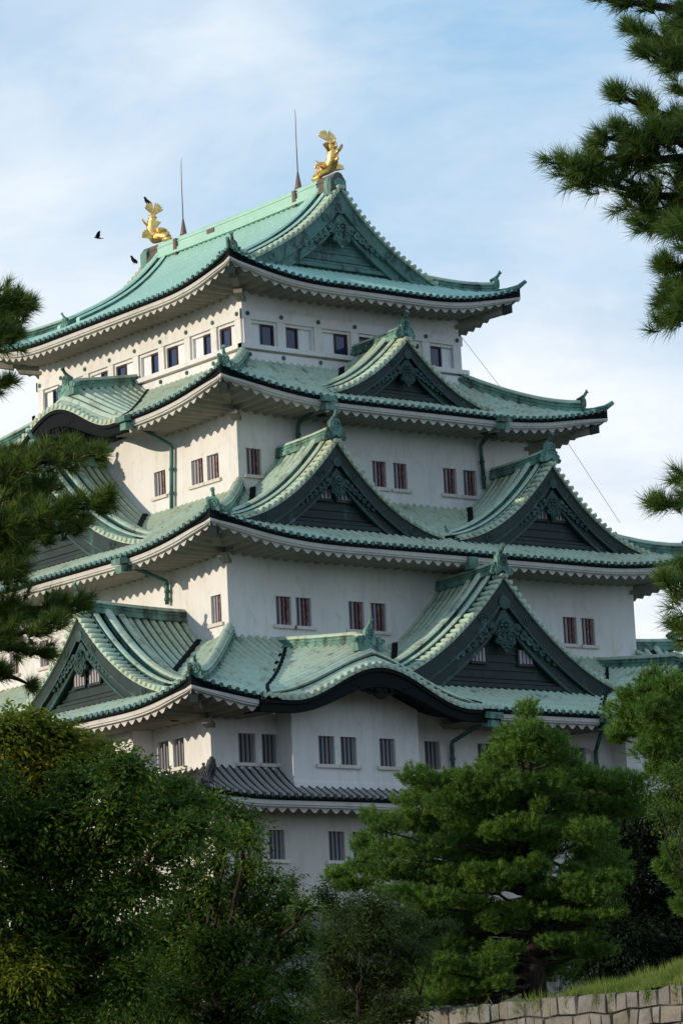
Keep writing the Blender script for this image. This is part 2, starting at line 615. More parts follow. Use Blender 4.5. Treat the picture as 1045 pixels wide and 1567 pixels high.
castle = thing('castle_keep', (0, 0, Z_STONE), 'white plastered five storey castle keep with stacked green copper roofs and gables', 'castle')


def wall_face(mb, fr, u0, u1, z0, z1, w, openings, depth=0.28, m=0):
    us = sorted({u0, u1, *[q for o in openings for q in (o[0], o[1])]})
    zs = sorted({z0, z1, *[q for o in openings for q in (o[2], o[3])]})
    for a, b in zip(us, us[1:]):
        for c, d in zip(zs, zs[1:]):
            uc, zc = (a + b) / 2, (c + d) / 2
            if any(o[0] < uc < o[1] and o[2] < zc < o[3] for o in openings):
                continue
            mb.poly([fr(a, w, c), fr(b, w, c), fr(b, w, d), fr(a, w, d)], m)
    for a, b, c, d in openings:
        for p, q in (((a, c), (a, d)), ((b, c), (b, d)), ((a, c), (b, c)), ((a, d), (b, d))):
            mb.poly([fr(p[0], w, p[1]), fr(q[0], w, q[1]), fr(q[0], w - depth, q[1]), fr(p[0], w - depth, p[1])], m)


def make_window(fr, op, w, depth=0.28, sill=True, nb=4, parent=None, name='window', bar='bar'):
    a, b, c, d = op
    mb = MB()
    mb.box(fr((a + b) / 2, w - depth - 0.03, (c + d) / 2), fr((b - a) / 2 + 0.03, 0, 0) - fr(0, 0, 0), fr(0, 0.02, 0) - fr(0, 0, 0), (0, 0, (d - c) / 2 + 0.03))
    win = mb.build(name, 'window_dark', parent or castle)
    mb = MB()
    step = (b - a) / nb
    for k in range(nb):
        uc = a + step * (k + 0.5)
        mb.box(fr(uc, w - depth * 0.62, (c + d) / 2), fr(step * 0.27, 0, 0) - fr(0, 0, 0), fr(0, 0.05, 0) - fr(0, 0, 0), (0, 0, (d - c) / 2))
    if parent is None:
        mb.build('window_grating', bar, win)
        if sill:
            mb = MB()
            mb.box(fr((a + b) / 2, w + 0.05, c - 0.075), fr((b - a) / 2 + 0.17, 0, 0) - fr(0, 0, 0), fr(0, 0.07, 0) - fr(0, 0, 0), (0, 0, 0.072))
            mb.build('window_sill', 'sill', win)
    return win


WIN = {  # storey: face: (z0, z1, [(centre, width)])
    4: {'front': (32.05, 33.27, [(-7.62, .82), (-0.55, .80), (0.67, .80), (3.60, .80), (4.80, .80), (7.62, .82)]),
        'left': (32.12, 33.28, [(4.52, .9), (7.47, .9), (8.68, .9), (-4.52, .9)])},
    3: {'front': (24.79, 26.05, [(-8.72, .84), (-7.64, .84), (-4.75, .86), (-3.52, .86), (3.52, .86), (4.75, .86), (7.62, .84), (8.73, .8)]),
        'left': (24.84, 26.06, [(12.9, .74), (-0.65, .74), (-3.25, .74)])},
    2: {'front': (18.16, 19.38, [(-14.08, .88), (-12.93, .80), (-4.32, .86), (-1.39, .86), (3.95, .88), (12.93, .8), (14.08, .88)]),
        'left': (18.2, 19.4, [(14.62, .8), (15.72, .8)])},
    1: {'front': (14.21, 15.43, [(-13.9, .82), (-12.78, .82), (-9.69, .84), (-8.42, .86), (-4.95, .84), (-3.7, .84), (1.2, .84), (5, .84), (9, .84)]),
        'left': (14.25, 15.43, [(16.9, .82), (12.5, .82)])},
}
WALL_Z = {4: (31.0, 35.3), 3: (23.7, 28.2), 2: (17.5, 20.6), 1: (Z_STONE, 16.9)}
STOREY = {1: 'ground storey wall below the black tiled roof', 2: 'second storey wall with projecting bays', 3: 'third storey wall', 4: 'fourth storey wall'}


def build_walls():
    for n in (1, 2, 3, 4):
        hx, hy = H[n]
        z0, z1 = WALL_Z[n]
        mb = MB()
        for face, half, w in (('front', hx, hy), ('back', hx, hy), ('left', hy, hx), ('right', hy, hx)):
            ops = []
            fr = frame(face)
            if face in WIN[n]:
                a, b, lst = WIN[n][face]
                ops = [(c - wd / 2, c + wd / 2, a, b) for c, wd in lst]
            wall_face(mb, fr, -half, half, z0, z1, w, ops)
            for op in ops:
                make_window(fr, op, w, bar='bar_grey' if n < 3 else 'bar')
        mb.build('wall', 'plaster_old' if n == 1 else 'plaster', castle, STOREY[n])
    # projecting bays of the second storey
    for face, uc, hwid, w0, zb, zt, wins in (('front', -9.19, 3.33, 18.02, 17.08, 21.55, (-1.56, -0.41, 1.64)), ('front', 9.19, 3.33, 18.02, 17.08, 21.55, (-1.64, 0.41, 1.56)),
                                             ('left', 10.6, 3.3, 15.9, 17.0, 20.6, (-1.5, 1.5)), ('left', -10.6, 3.3, 15.9, 17.0, 20.6, (-1.5, 1.5))):
        fr = frame(face, uc)
        w1 = w0 + 1.0
        mb = MB()
        ops = [(c - 0.42, c + 0.42, 18.08, 19.26) for c in wins]
        wall_face(mb, fr, -hwid, hwid, zb, zt, w1, ops)
        for s in (-1, 1):
            mb.poly([fr(s * hwid, w0, zb), fr(s * hwid, w1, zb), fr(s * hwid, w1, zt), fr(s * hwid, w0, zt)])
        mb.box(fr(0, w1 + 0.03, zb + 0.11), fr(hwid + 0.05, 0, 0) - fr(0, 0, 0), fr(0, 0.05, 0) - fr(0, 0, 0), (0, 0, 0.12))
        b = mb.build('bay', 'plaster', castle)
        for op in ops:
            make_window(fr, op, w1, bar='bar_grey')


build_walls()


def top_storey():
    hx, hy = H[5]
    z0, z1 = 37.4, 41.3
    wall = MB(); beams = MB(); stud_list = []
    wins = []
    for face, half, w in (('front', hx, hy), ('back', hx, hy), ('left', hy, hx), ('right', hy, hx)):
        fr = frame(face)
        U = lambda x: fr(x, 0, 0) - fr(0, 0, 0)
        W = lambda x: fr(0, x, 0) - fr(0, 0, 0)
        nb = int(round(half * 2 / 2.12))
        ops = []
        for k in range(nb):
            c0 = -half + 2.12 * k
            a, b = c0 + 0.33, c0 + 1.79
            ops.append((a, b, 38.62, 39.66))
        wall_face(wall, fr, -half, half, z0, z1, w, ops, 0.22)
        e = 0.0015 if face in ('front', 'back') else 0.0
        top, sl, lo = 0.12, 0.30, 0.16
        beams.box(fr(0, w + top / 2, 40.02), U(half + top - (0.004 if face in ('left', 'right') else 0)), W(top / 2), (0, 0, 0.225 + e))
        beams.box(fr(0, w + sl / 2, 38.49), U(half + sl - (0.004 if face in ('left', 'right') else 0)), W(sl / 2), (0, 0, 0.105 + e))
        beams.box(fr(0, w + lo / 2, 38.07), U(half + lo - (0.004 if face in ('left', 'right') else 0)), W(lo / 2), (0, 0, 0.21 + e))
        for k in range(nb + 1):
            u = -half + 2.12 * k
            u = max(-half + 0.22, min(half - 0.22, u))
            beams.box(fr(u, w + 0.05, 39.2), U(0.225), W(0.05 + e), (0, 0, 0.592))
            for z, pr in ((40.04, top), (38.12, lo)):
                studs = MB()
                stud_list.append(studs)
                studs.disc(fr(u, w + pr, z), U(1), (0, 0, 1), 0.105, W(0.05), 10)
                studs.disc(fr(u, w + pr + 0.05, z), U(1), (0, 0, 1), 0.05, W(0.03), 8)
        if face in ('front', 'left'):
            for k in range(nb):
                a, b, c, d = ops[k]
                # window on the right of even bays, on the left of odd ones
                right = (k % 2 == 0) if face == 'front' else (k % 2 == 0)
                if face == 'front' and k == 0:
                    pass
                wd = 0.72
                mb = MB()
                if right:
                    wa, wb, sa, sb = b - wd, b, a, b - wd
                else:
                    wa, wb, sa, sb = a, a + wd, a + wd, b
                mid = (c + d) / 2
                mb.box(fr((wa + wb) / 2, w - 0.15, mid), U((wb - wa) / 2 - 0.06), W(0.015), (0, 0, (d - c) / 2 - 0.06))
                o = mb.build('window', 'glass', castle)
                mb = MB()
                for uu in (wa + 0.04, wb - 0.04):
                    mb.box(fr(uu, w - 0.11, mid), U(0.04), W(0.045), (0, 0, (d - c) / 2))
                for zz in (c + 0.04, d - 0.04):
                    mb.box(fr((wa + wb) / 2, w - 0.112, zz), U((wb - wa) / 2 - 0.08), W(0.04), (0, 0, 0.038))
                mb.build('window_frame', 'window_frame', o)
                mb = MB()
                mb.box(fr((sa + sb) / 2, w - 0.17, mid), U((sb - sa) / 2), W(0.03), (0, 0, (d - c) / 2))
                mb.box(fr((sa + sb) / 2, w - 0.135, mid), U((sb - sa) / 2 - 0.09), W(0.012), (0, 0, (d - c) / 2 - 0.1))
                mb.build('shutter', 'shutter', o)
    o = wall.build('wall', 'plaster', castle, 'top storey wall banded with beams, posts and round studs')
    beams.build('wall_trim', 'plaster', o)
    for q in stud_list:
        q.build('stud', 'copper_edge', o)


top_storey()

# ---------------------------------------------------------------- roofs


def ornament(mb, fr, w, z, s=1.0, horn=True, m=0):
    """ridge-end plaque facing +w of the local frame fr, base at height z"""
    U = lambda x: fr(x, 0, 0) - fr(0, 0, 0)
    W = lambda x: fr(0, x, 0) - fr(0, 0, 0)
    out = [(-.46, -.28), (-.50, .02), (-.36, .10), (-.33, .45), (-.30, .66), (-.19, .80), (0, .84), (.19, .80), (.30, .66), (.33, .45), (.36, .10), (.50, .02), (.46, -.28), (.22, -.2), (0, -.02), (-.22, -.2)]
    mb.prism([fr(a * s, w - 0.12 * s, z + b * s) for a, b in out], W(0.26 * s), m)
    rim = [fr(.24 * s * cos(2 * pi * k / 16), w + 0.16 * s, z + .46 * s + .24 * s * sin(2 * pi * k / 16)) for k in range(17)]
    mb.tube(rim, 0.035 * s, 5, m, False)
    for k in range(3):
        a = pi / 2 + 2 * pi * k / 3
        c = fr(.10 * s * cos(a), w + 0.15 * s, z + .46 * s + .10 * s * sin(a))
        mb.ellipsoid(c, U(0.085 * s), (0, 0, 0.085 * s), W(0.05 * s), 8, 4, m)
    for sg in (-1, 1):
        for (a, b, r) in ((.47, .02, .17), (.60, -.17, .13), (.42, .26, .09)):
            c = fr(sg * a * s, w + 0.02, z + b * s)
            pts = []
            for k in range(14):
                t = k / 13 * 2.6 * pi
                rr = r * s * (1 - 0.62 * k / 13)
                pts.append(c + U(rr * cos(t) * sg) + np.array([0, 0, rr * sin(t)]))
            mb.tube(pts, 0.048 * s, 6, m)
            mb.disc(c + W(-0.08 * s), U(1), (0, 0, 1), r * s * 0.95, W(0.10 * s), 10, m)
    if horn:
        path = [fr(0, w - .42 * s, z + .66 * s), fr(0, w - .12 * s, z + .80 * s), fr(0, w + .12 * s, z + .98 * s), fr(0, w + .26 * s, z + 1.20 * s)]
        mb.tube(path, [.11 * s, .12 * s, .105 * s, .10 * s], 8, m)
        mb.disc(fr(0, w + .26 * s, z + 1.20 * s), U(1), np.array([0, 0, .8]) - W(.6), .14 * s, W(.05 * s) + np.array([0, 0, .06 * s]), 10, m)


_h = [(-.28, -.12), (-.28, .08), (-.22, .09), (-.22, .17), (-.26, .18), (-.26, .225), (-.19, .235), (-.19, .32), (-.24, .33), (-.24, .375), (-.15, .39), (-.14, .46), (-.09, .535), (0, .56)]
RIDGE_P = _h + [(-a, b) for a, b in _h[-2::-1]]


def ridge_top(k):
    return 1 if 9 <= k <= 16 or k in (5, 20) else 0


def scale_p(p, sx, sz):
    return [(a * sx, b * sz) for a, b in p]


ROOF_LABEL = {5: 'uppermost hip and gable roof', 4: 'roof over the fourth storey', 3: 'roof over the third storey', 2: 'roof over the second storey', 1: 'black tiled skirt roof over the ground storey'}
GAPS = {(2, 'front'): [(-9.15, 5.3), (9.15, 5.3)], (4, 'left'): [(0.0, 4.6)]}


def kara_front(u):
    return 1.55 * (cos(pi * u / 9.4) ** 2 if abs(u) < 4.7 else 0.0)


class Kara:
    """undulating gable: height field over local (u, w)"""

    def __init__(self, n, face, uc, w1, w0, hw, zf, zr, rise):
        self.__dict__.update(locals())

    def z(self, u, w):
        t = min(1.0, max(0.0, (self.w1 - w) / 1.7))
        t = t * (2 - t)
        a = self.zf + kara_front(u)
        x = min(1.0, abs(u) / self.hw)
        q = (self.w1 - w) / (self.w1 - self.w0)
        b = self.zf + (self.zr + self.rise * q - self.zf) * ((1 - x) - 0.16 * x * (1 - x))
        return a * (1 - t) + b * t


KARA = [Kara(2, 'front', -9.15, 20.98, 13.78, 6.3, 20.50, 22.95, 0.85), Kara(2, 'front', 9.15, 20.98, 13.78, 6.3, 20.50, 22.95, 0.85),
        Kara(4, 'left', 0.0, 11.20, 6.36, 5.6, 35.32, 37.65, 0.85)]


def roof_tier(n):
    hx, hy = H[n]
    ov = OV[n]
    D = DEPTH[n]
    tile = MB()
    runs_out = []
    YG = 8.12        # gable verge of the top roof
    for face, half, wo in (('front', hx + ov, hy + ov), ('back', hx + ov, hy + ov), ('left', hy + ov, hx + ov), ('right', hy + ov, hx + ov)):
        fr = frame(face)
        gaps = GAPS.get((n, face), [])
        ks = [k for k in KARA if k.n == n and k.face == face]
        nc = int(half / (PITCH_T / 6))
        us = [-half] + [k * PITCH_T / 6 for k in range(-nc, nc + 1)] + [half]
        nr = 12 if n == 5 else 9

        def dmax(u):
            e = half - abs(u)
            if n == 5:
                if face in ('left', 'right'):
                    return D if abs(u) <= YG else min(D, e)
                return min(hy + ov - YG + 0.75, e)
            return min(D, e)
        cols = []
        for u in us:
            e = half - abs(u)
            dm = dmax(u)
            hb = roll(u)
            cols.append([fr(u, wo - dm * j / nr, roof_z(n, dm * j / nr, e) + hb) for j in range(nr + 1)])

        def hidden(i, j):
            u = (us[i] + us[i + 1]) / 2
            e = half - abs(u)
            d = dmax(u) * (j + 0.5) / nr
            if n == 5 and face in ('left', 'right') and us[i] < YG < us[i + 1] or n == 5 and face in ('left', 'right') and us[i] < -YG < us[i + 1]:
                return True
            for k in ks:
                if abs(u - k.uc) < k.hw and k.z(u - k.uc, wo - d) > roof_z(n, d, e) - 0.02:
                    return True
            return False
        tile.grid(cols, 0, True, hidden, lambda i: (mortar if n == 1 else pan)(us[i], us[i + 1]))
        # tile ends along the eave
        kk = int((half - 0.15) / PITCH_T)
        U = fr(1, 0, 0) - fr(0, 0, 0)
        W = fr(0, 1, 0) - fr(0, 0, 0)
        for k in range(-kk - 1, kk + 1):
            u = (k + 0.5) * PITCH_T
            if abs(u) > half - 0.1 or any(abs(u - q.uc) < q.hw - 0.3 for q in ks):
                continue
            z = roof_z(n, 0, half - abs(u))
            tile.disc(fr(u, wo - 0.12, z + 0.04), U, (0, 0, 1), 0.102, W * 0.17, 8, 2)
        # eave build-up: copper edge, dark board (tile-edge shadow put in as black), white fascia, scalloped rafters
        step = 0.11
        m = int(half / step)
        ue = [max(-half, min(half, k * step)) for k in range(-m - 1, m + 2)]
        R = []
        amp = 0.18
        for u in ue:
            e = half - abs(u)
            lt = LIFT[n] * fall(e, RL[n])
            zt = ZE[n] + lt
            zw = ZE[n] + lt - DROP[n] * fall(e, 2.8)
            dd = min(1.0, e / 0.6)
            tk = 0.50 + 0.50 * min(1.0, e / 2.6)
            R.append((u, e, zt, zw, dd, tk))
        cuts = sorted((c - g, c + g) for c, g in gaps)
        runs, lo_ = [], -half - 1
        for c0_, c1_ in cuts:
            runs.append((lo_, c0_)); lo_ = c1_
        runs.append((lo_, half + 1))
        MBS = [(MB(), MB()) for _ in runs]
        runs_out += MBS
        inrun = lambda q, us_: (lambda i, j: not (runs[q][0] <= (us_[i] + us_[i + 1]) / 2 < runs[q][1]))
        for q, (white, dark) in enumerate(MBS):
          skipg = inrun(q, ue)
          dark.grid([[fr(u, wo - 0.0, zt + 0.02), fr(u, wo - 0.0, zt - 0.10), fr(u, wo - 0.10 * dd, zt - 0.13), fr(u, wo - 0.14 * dd, zw - 0.16)] for u, e, zt, zw, dd, tk in R], 0, False, skipg)
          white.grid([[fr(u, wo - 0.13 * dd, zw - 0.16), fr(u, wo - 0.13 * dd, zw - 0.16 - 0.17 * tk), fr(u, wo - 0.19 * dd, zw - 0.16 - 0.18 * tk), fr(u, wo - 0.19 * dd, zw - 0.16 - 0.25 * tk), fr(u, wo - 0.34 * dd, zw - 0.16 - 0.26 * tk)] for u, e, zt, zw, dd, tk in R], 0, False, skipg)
        st2 = 0.55 / 8
        m2 = int(half / st2)
        uf = [k * st2 for k in range(-m2, m2 + 1)]
        F, S = [], []
        for u in uf:
            e = half - abs(u)
            lt = LIFT[n] * fall(e, RL[n])
            zw = ZE[n] + lt - DROP[n] * fall(e, 2.8)
            dd = min(1.0, e / 0.6)
            tk = 0.50 + 0.50 * min(1.0, e / 2.6)
            ph = 0.5 - 0.5 * cos(2 * pi * u / 0.55)
            zb = zw - 0.16 - (0.29 + amp * ph) * tk
            F.append([fr(u, wo - 0.34 * dd, zw - 0.16 - 0.25 * tk), fr(u, wo - 0.34 * dd, zb)])
            dm = max(0.34 * dd, min(ov + 0.05, e))
            row = []
            for j in range(5):
                d = 0.34 * dd + (dm - 0.34 * dd) * j / 4
                zz = ZE[n] + LIFT[n] * fall(d, RL[n]) * fall(e, RL[n]) - DROP[n] * fall(e, 2.8) * fall(d, 2.8) + 0.13 * d / ov - 0.16 - (0.29 + amp * ph) * tk
                row.append(fr(u, wo - d, zz))
            S.append(row)
        for q, (white, dark) in enumerate(MBS):
            white.grid(F, 0, False, inrun(q, uf))
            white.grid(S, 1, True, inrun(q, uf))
    blk = n == 1
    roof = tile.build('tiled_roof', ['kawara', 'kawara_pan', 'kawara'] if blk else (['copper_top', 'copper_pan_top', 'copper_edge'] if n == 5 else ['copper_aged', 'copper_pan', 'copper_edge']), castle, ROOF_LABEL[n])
    for white, dark in runs_out:
        dark.build('eaves_edging', 'copper_black', roof)
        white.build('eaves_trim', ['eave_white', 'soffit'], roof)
    # hip ridges, their end ornaments, corner beams
    for sx in (-1, 1):
        for sy in (-1, 1):
            hips, orn, beam = MB(), MB(), MB()
            dg = np.array([sx, sy, 0]) / sqrt(2)
            sd = np.array([-sy, sx, 0]) / sqrt(2)
            cx, cy = sx * (hx + ov), sy * (hy + ov)
            P = lambda d, dz=0.0: np.array([cx - sx * d, cy - sy * d, roof_z(n, d, d) + dz])
            d0 = 0.85 if not blk else 0.5
            dN = (hy + ov - YG + 0.7) if n == 5 else D
            path = [P(d0 + (dN - d0) * j / 10, 0.04) for j in range(11)]
            sc = 0.7 if blk else (1.0 if n != 5 else 0.9)
            hips.sweep(path, sd, scale_p(RIDGE_P, sc, sc), 0, True, mk=ridge_top)
            # lower roll up to the tip
            path = [P(d0 + 0.1, 0.02), P(d0 * 0.5, 0.06), P(0.05, 0.12), P(-0.22, 0.30)]
            hips.tube(path, [.15 * sc, .15 * sc, .14 * sc, .10 * sc], 8)
            c0 = P(d0, 0.0)
            lf = lambda u, w, z, c0=c0, sd=sd, dg=dg: np.array([c0[0], c0[1], 0]) + u * sd + w * dg + np.array([0, 0, z])
            ornament(orn, lf, 0.1, c0[2] + 0.12, 0.5 if blk else 0.72, True)
            # hip beam under the corner
            zs = lambda d: ZE[n] + LIFT[n] * fall(d, RL[n]) ** 2 - DROP[n] * fall(d, 2.8) ** 2 - 0.62
            if not blk:
                q = [np.array([cx - sx * d, cy - sy * d, zs(d)]) for d in (0.45, 0.8, 1.25)]
                beam.sweep(q, sd, [(-.14, -.10), (-.14, .25), (.14, .25), (.14, -.10)], 0)
                q2 = [np.array([cx - sx * d, cy - sy * d, zs(d) + 0.02]) for d in (0.30, 0.62)]
                beam.sweep(q2, sd, [(-.17, -.14), (-.17, .22), (.17, .22), (.17, -.14)], 1)
                q3 = [np.array([cx - sx * d, cy - sy * d, zs(d) - 0.30]) for d in (ov - 0.7, ov + 0.1)]
                brk = MB()
                brk.sweep(q3, sd, [(-.20, .04), (-.20, .22), (.20, .22), (.20, .04)], 0)
            hips.build('hip_ridge', ['kawara', 'kawara'] if blk else ['copper_ridge', 'copper_aged'], roof)
            orn.build('ridge_ornament', 'kawara' if blk else 'copper_ridge', roof)
            if not blk:
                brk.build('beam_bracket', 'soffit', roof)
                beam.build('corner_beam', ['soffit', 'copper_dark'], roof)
    return roof


ROOFS = {n: roof_tier(n) for n in (5, 4, 3, 2, 1)}


# ---------------------------------------------------------------- gables
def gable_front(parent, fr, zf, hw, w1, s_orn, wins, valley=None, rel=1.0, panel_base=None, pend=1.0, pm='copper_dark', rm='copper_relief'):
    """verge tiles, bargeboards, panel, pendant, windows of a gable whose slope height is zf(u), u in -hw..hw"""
    U = lambda x: fr(x, 0, 0) - fr(0, 0, 0)
    W = lambda x: fr(0, x, 0) - fr(0, 0, 0)
    n = 28
    uu = [hw * k / n for k in range(n + 1)]

    def sl(u):
        return (zf(u + 0.01) - zf(u - 0.01)) / 0.02 if u > 0.01 else (zf(0.02) - zf(0.0)) / 0.02
    off = lambda u, o: zf(u) - o * sqrt(1 + sl(u) ** 2)
    verge, mould = MB(), MB()
    for sg in (-1, 1):
        barge = MB()
        # short verge tiles laid square to the slope
        arc = 0.0
        u = 0.10
        while u < hw - 0.05:
            z = zf(u)
            c0, c1 = fr(sg * u, w1 - 0.62, z + 0.05), fr(sg * u, w1 + 0.05, z + 0.05)
            verge.tube([c0, c1], 0.105, 8)
            u += 0.36 / sqrt(1 + sl(u) ** 2)
        verge.grid([[fr(sg * q, w1 - 0.64, zf(q) + 0.005), fr(sg * q, w1 - 0.02, zf(q) + 0.005), fr(sg * q, w1 - 0.02, off(q, 0.10)), fr(sg * q, w1 - 0.60, off(q, 0.10))] for q in uu], 0, False)
        # bargeboard: front, underside
        a, b = 0.10, 0.62 * rel
        wid = lambda q: b + 0.22 * (q / hw) ** 2
        barge.grid([[fr(sg * q, w1 - 0.12, off(q, a)), fr(sg * q, w1 - 0.12, off(q, wid(q))), fr(sg * q, w1 - 0.30, off(q, wid(q))), fr(sg * q, w1 - 0.30, off(q, a))] for q in uu], 0, False)
        barge.grid([[fr(sg * q, w1 - 0.27, off(q, wid(q) - 0.02)), fr(sg * q, w1 - 0.27, off(q, wid(q) + 0.42 * rel)), fr(sg * q, w1 - 0.6, off(q, wid(q) + 0.42 * rel))] for q in uu], 0, False)
        mould.grid([[fr(sg * q, w1 - 0.26, off(q, wid(q) + 0.32 * rel)), fr(sg * q, w1 - 0.22, off(q, wid(q) + 0.35 * rel)), fr(sg * q, w1 - 0.22, off(q, wid(q) + 0.44 * rel)), fr(sg * q, w1 - 0.3, off(q, wid(q) + 0.46 * rel))] for q in uu], 0, False)
        mould.grid([[fr(sg * q, w1 - 0.12, off(q, wid(q) - 0.10)), fr(sg * q, w1 - 0.09, off(q, wid(q) - 0.08)), fr(sg * q, w1 - 0.09, off(q, wid(q) - 0.01)), fr(sg * q, w1 - 0.12, off(q, wid(q) + 0.0))] for q in uu], 0, False)
        # whorls carved on the boards
        for q in (0.16 * hw, 0.70 * hw):
            cc = fr(sg * q, w1 - 0.11, off(q, 0.10 + 0.26 * rel))
            pts = []
            for k in range(18):
                t = k / 17 * 3.5 * pi
                r = 0.22 * rel * (1 - 0.75 * k / 17)
                pts.append(cc + U(r * cos(t)) + np.array([0, 0, r * sin(t)]))
            mould.tube(pts, 0.028, 5)
        gap_shade = MB()
        gap_shade.grid([[fr(sg * q, w1 - 0.60, zf(q) + 0.05), fr(sg * q, w1 - 1.5, zf(q) + 0.05)] for q in uu[:-2]], 0, False)
        gap_shade.build('ridge_gap_shade', 'copper_black', parent)  # black sheet added to paint shade into the gaps between slope ridges
        barge.build('bargeboard', pm, parent)
    verge.build('verge_tiles', 'copper_aged', parent)
    mould.build('moulding', rm, parent)
    # panel of lapped boards
    pw = w1 - 0.55
    base = panel_base
    pan = MB()
    top = [(-q, off(q, 0.5)) for q in uu[::-1] if off(q, 0.5) > base] + [(q, off(q, 0.5)) for q in uu[1:] if off(q, 0.5) > base]
    if top:
        ul = max(abs(top[0][0]), abs(top[-1][0]))
        rows = []
        pan.poly([fr(-ul, pw, base - 0.5)] + [fr(a, pw, z) for a, z in top] + [fr(ul, pw, base - 0.5)])
        z = base
        while z < zf(0) - 1.6:
            # half width of the opening at this height
            wd = max((q for q in uu if off(q, 0.9 * rel) > z), default=0)
            if wd > 0.4:
                pan.box(fr(0, pw + 0.02, z + 0.04), U(wd), W(0.035), (0, 0, 0.03))
            z += 0.36
        wd = max((q for q in uu if off(q, 0.55 * rel) > base), default=0)
        pan.box(fr(0, pw + 0.12, base + 0.03), U(wd), W(0.12), (0, 0, 0.09))
        pan.box(fr(0, pw + 0.08, base + 0.21), U(wd * 0.96), W(0.08), (0, 0, 0.05))
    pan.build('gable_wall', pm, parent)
    # pendant carving
    pd = MB()
    s = pend
    zc = zf(0) - 1.15 * sqrt(1 + sl(0.3) ** 2) * rel - 0.30 * s
    wp = w1 - 0.20
    pd.prism([fr(a * s, wp - 0.06, zc + b * s) for a, b in ((0, .95), (.34, .50), (.62, .16), (.30, .10), (-.30, .10), (-.62, .16), (-.34, .50))], W(0.08))
    outl = []
    for k in range(28):
        a = 2 * pi * k / 28
        r = 0.44 + 0.07 * cos(5 * a + pi / 2)
        outl.append(fr(r * s * cos(a), wp - 0.05, zc + s * (-0.22 + r * sin(a) * 1.15)))
    pd.prism(outl, W(0.14))
    for k in range(8):
        a = 2 * pi * k / 8
        pd.ellipsoid(fr(.19 * s * cos(a), wp + 0.10, zc + s * (0.22 + .19 * sin(a))), U(.10 * s), (0, 0, .10 * s), W(.07), 8, 4)
    pd.ellipsoid(fr(0, wp + 0.12, zc + 0.22 * s), U(.10 * s), (0, 0, .10 * s), W(.09), 8, 4)
    for sg in (-1, 1):
        for (a, b, r) in ((.27, -.18, .24), (.16, -.52, .18)):
            cc = fr(sg * a * s, wp + 0.10, zc + b * s)
            pts = [cc + U(sg * r * s * (1 - .7 * k / 15) * cos(k / 15 * 3 * pi)) + np.array([0, 0, r * s * (1 - .7 * k / 15) * sin(k / 15 * 3 * pi)]) for k in range(16)]
            pd.tube(pts, 0.045 * s, 5)
        # leaf scrolls running down the slopes
        for k in range(7):
            q = (0.62 + 0.30 * k) * s
            zq = zc + (0.10 - 0.155 * k - 0.010 * k * k) * s * min(1.3, max(0.75, -sl(q) * 1.15))
            r = (0.24 - 0.022 * k) * s
            pd.disc(fr(sg * q, wp - 0.04, zq), U(1), (0, 0, 1), r, W(0.09), 9)
            pd.ellipsoid(fr(sg * (q + .05), wp + 0.06, zq + .02), U(r * .55), (0, 0, r * .55), W(.05), 7, 4)
    pd.disc(fr(0, w1 - 0.14, off(0.02, 0.62 * rel)), U(1), (0, 0, 1), 0.27 * s, W(0.07), 14)
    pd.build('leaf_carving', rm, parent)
    for a, b, c, d in wins:
        mb = MB()
        mb.box(fr((a + b) / 2, pw + 0.03, (c + d) / 2), U((b - a) / 2), W(0.03), (0, 0, (d - c) / 2), 0)
        for k in range(4):
            uc = a + (b - a) * (k + 0.5) / 4
            mb.box(fr(uc, pw + 0.10, (c + d) / 2), U((b - a) / 4 * 0.30), W(0.03), (0, 0, (d - c) / 2), 1)
        mb.box(fr((a + b) / 2, pw + 0.09, c - 0.06), U((b - a) / 2 + 0.07), W(0.07), (0, 0, 0.055), 2)
        for e in (a - 0.035, b + 0.035):
            mb.box(fr(e, pw + 0.07, (c + d) / 2), U(0.03), W(0.05), (0, 0, (d - c) / 2), 2)
        mb.build('window_grating', ['window_dark', 'bar_pale', 'copper_dark'], parent)


def slope_bars(mb, fr, zf, u0, u1, w, wd, ht, sg, m=0):
    U = fr(1, 0, 0) - fr(0, 0, 0)
    W = fr(0, 1, 0) - fr(0, 0, 0)
    path = [fr(sg * (u0 + (u1 - u0) * k / 16), w, zf(u0 + (u1 - u0) * k / 16)) for k in range(17)]
    mb.sweep(path, W, [(-wd, -.05), (-wd * .9, ht * .72), (-wd * 1.15, ht * .75), (-wd * .8, ht * .95), (0, ht * 1.05), (wd * .8, ht * .95), (wd * 1.15, ht * .75), (wd * .9, ht * .72), (wd, -.05)], m, True, False,
             mk=lambda k: 0 if 2 <= k <= 5 else 1)  # sides get the dark copper as painted shade, caps the light one


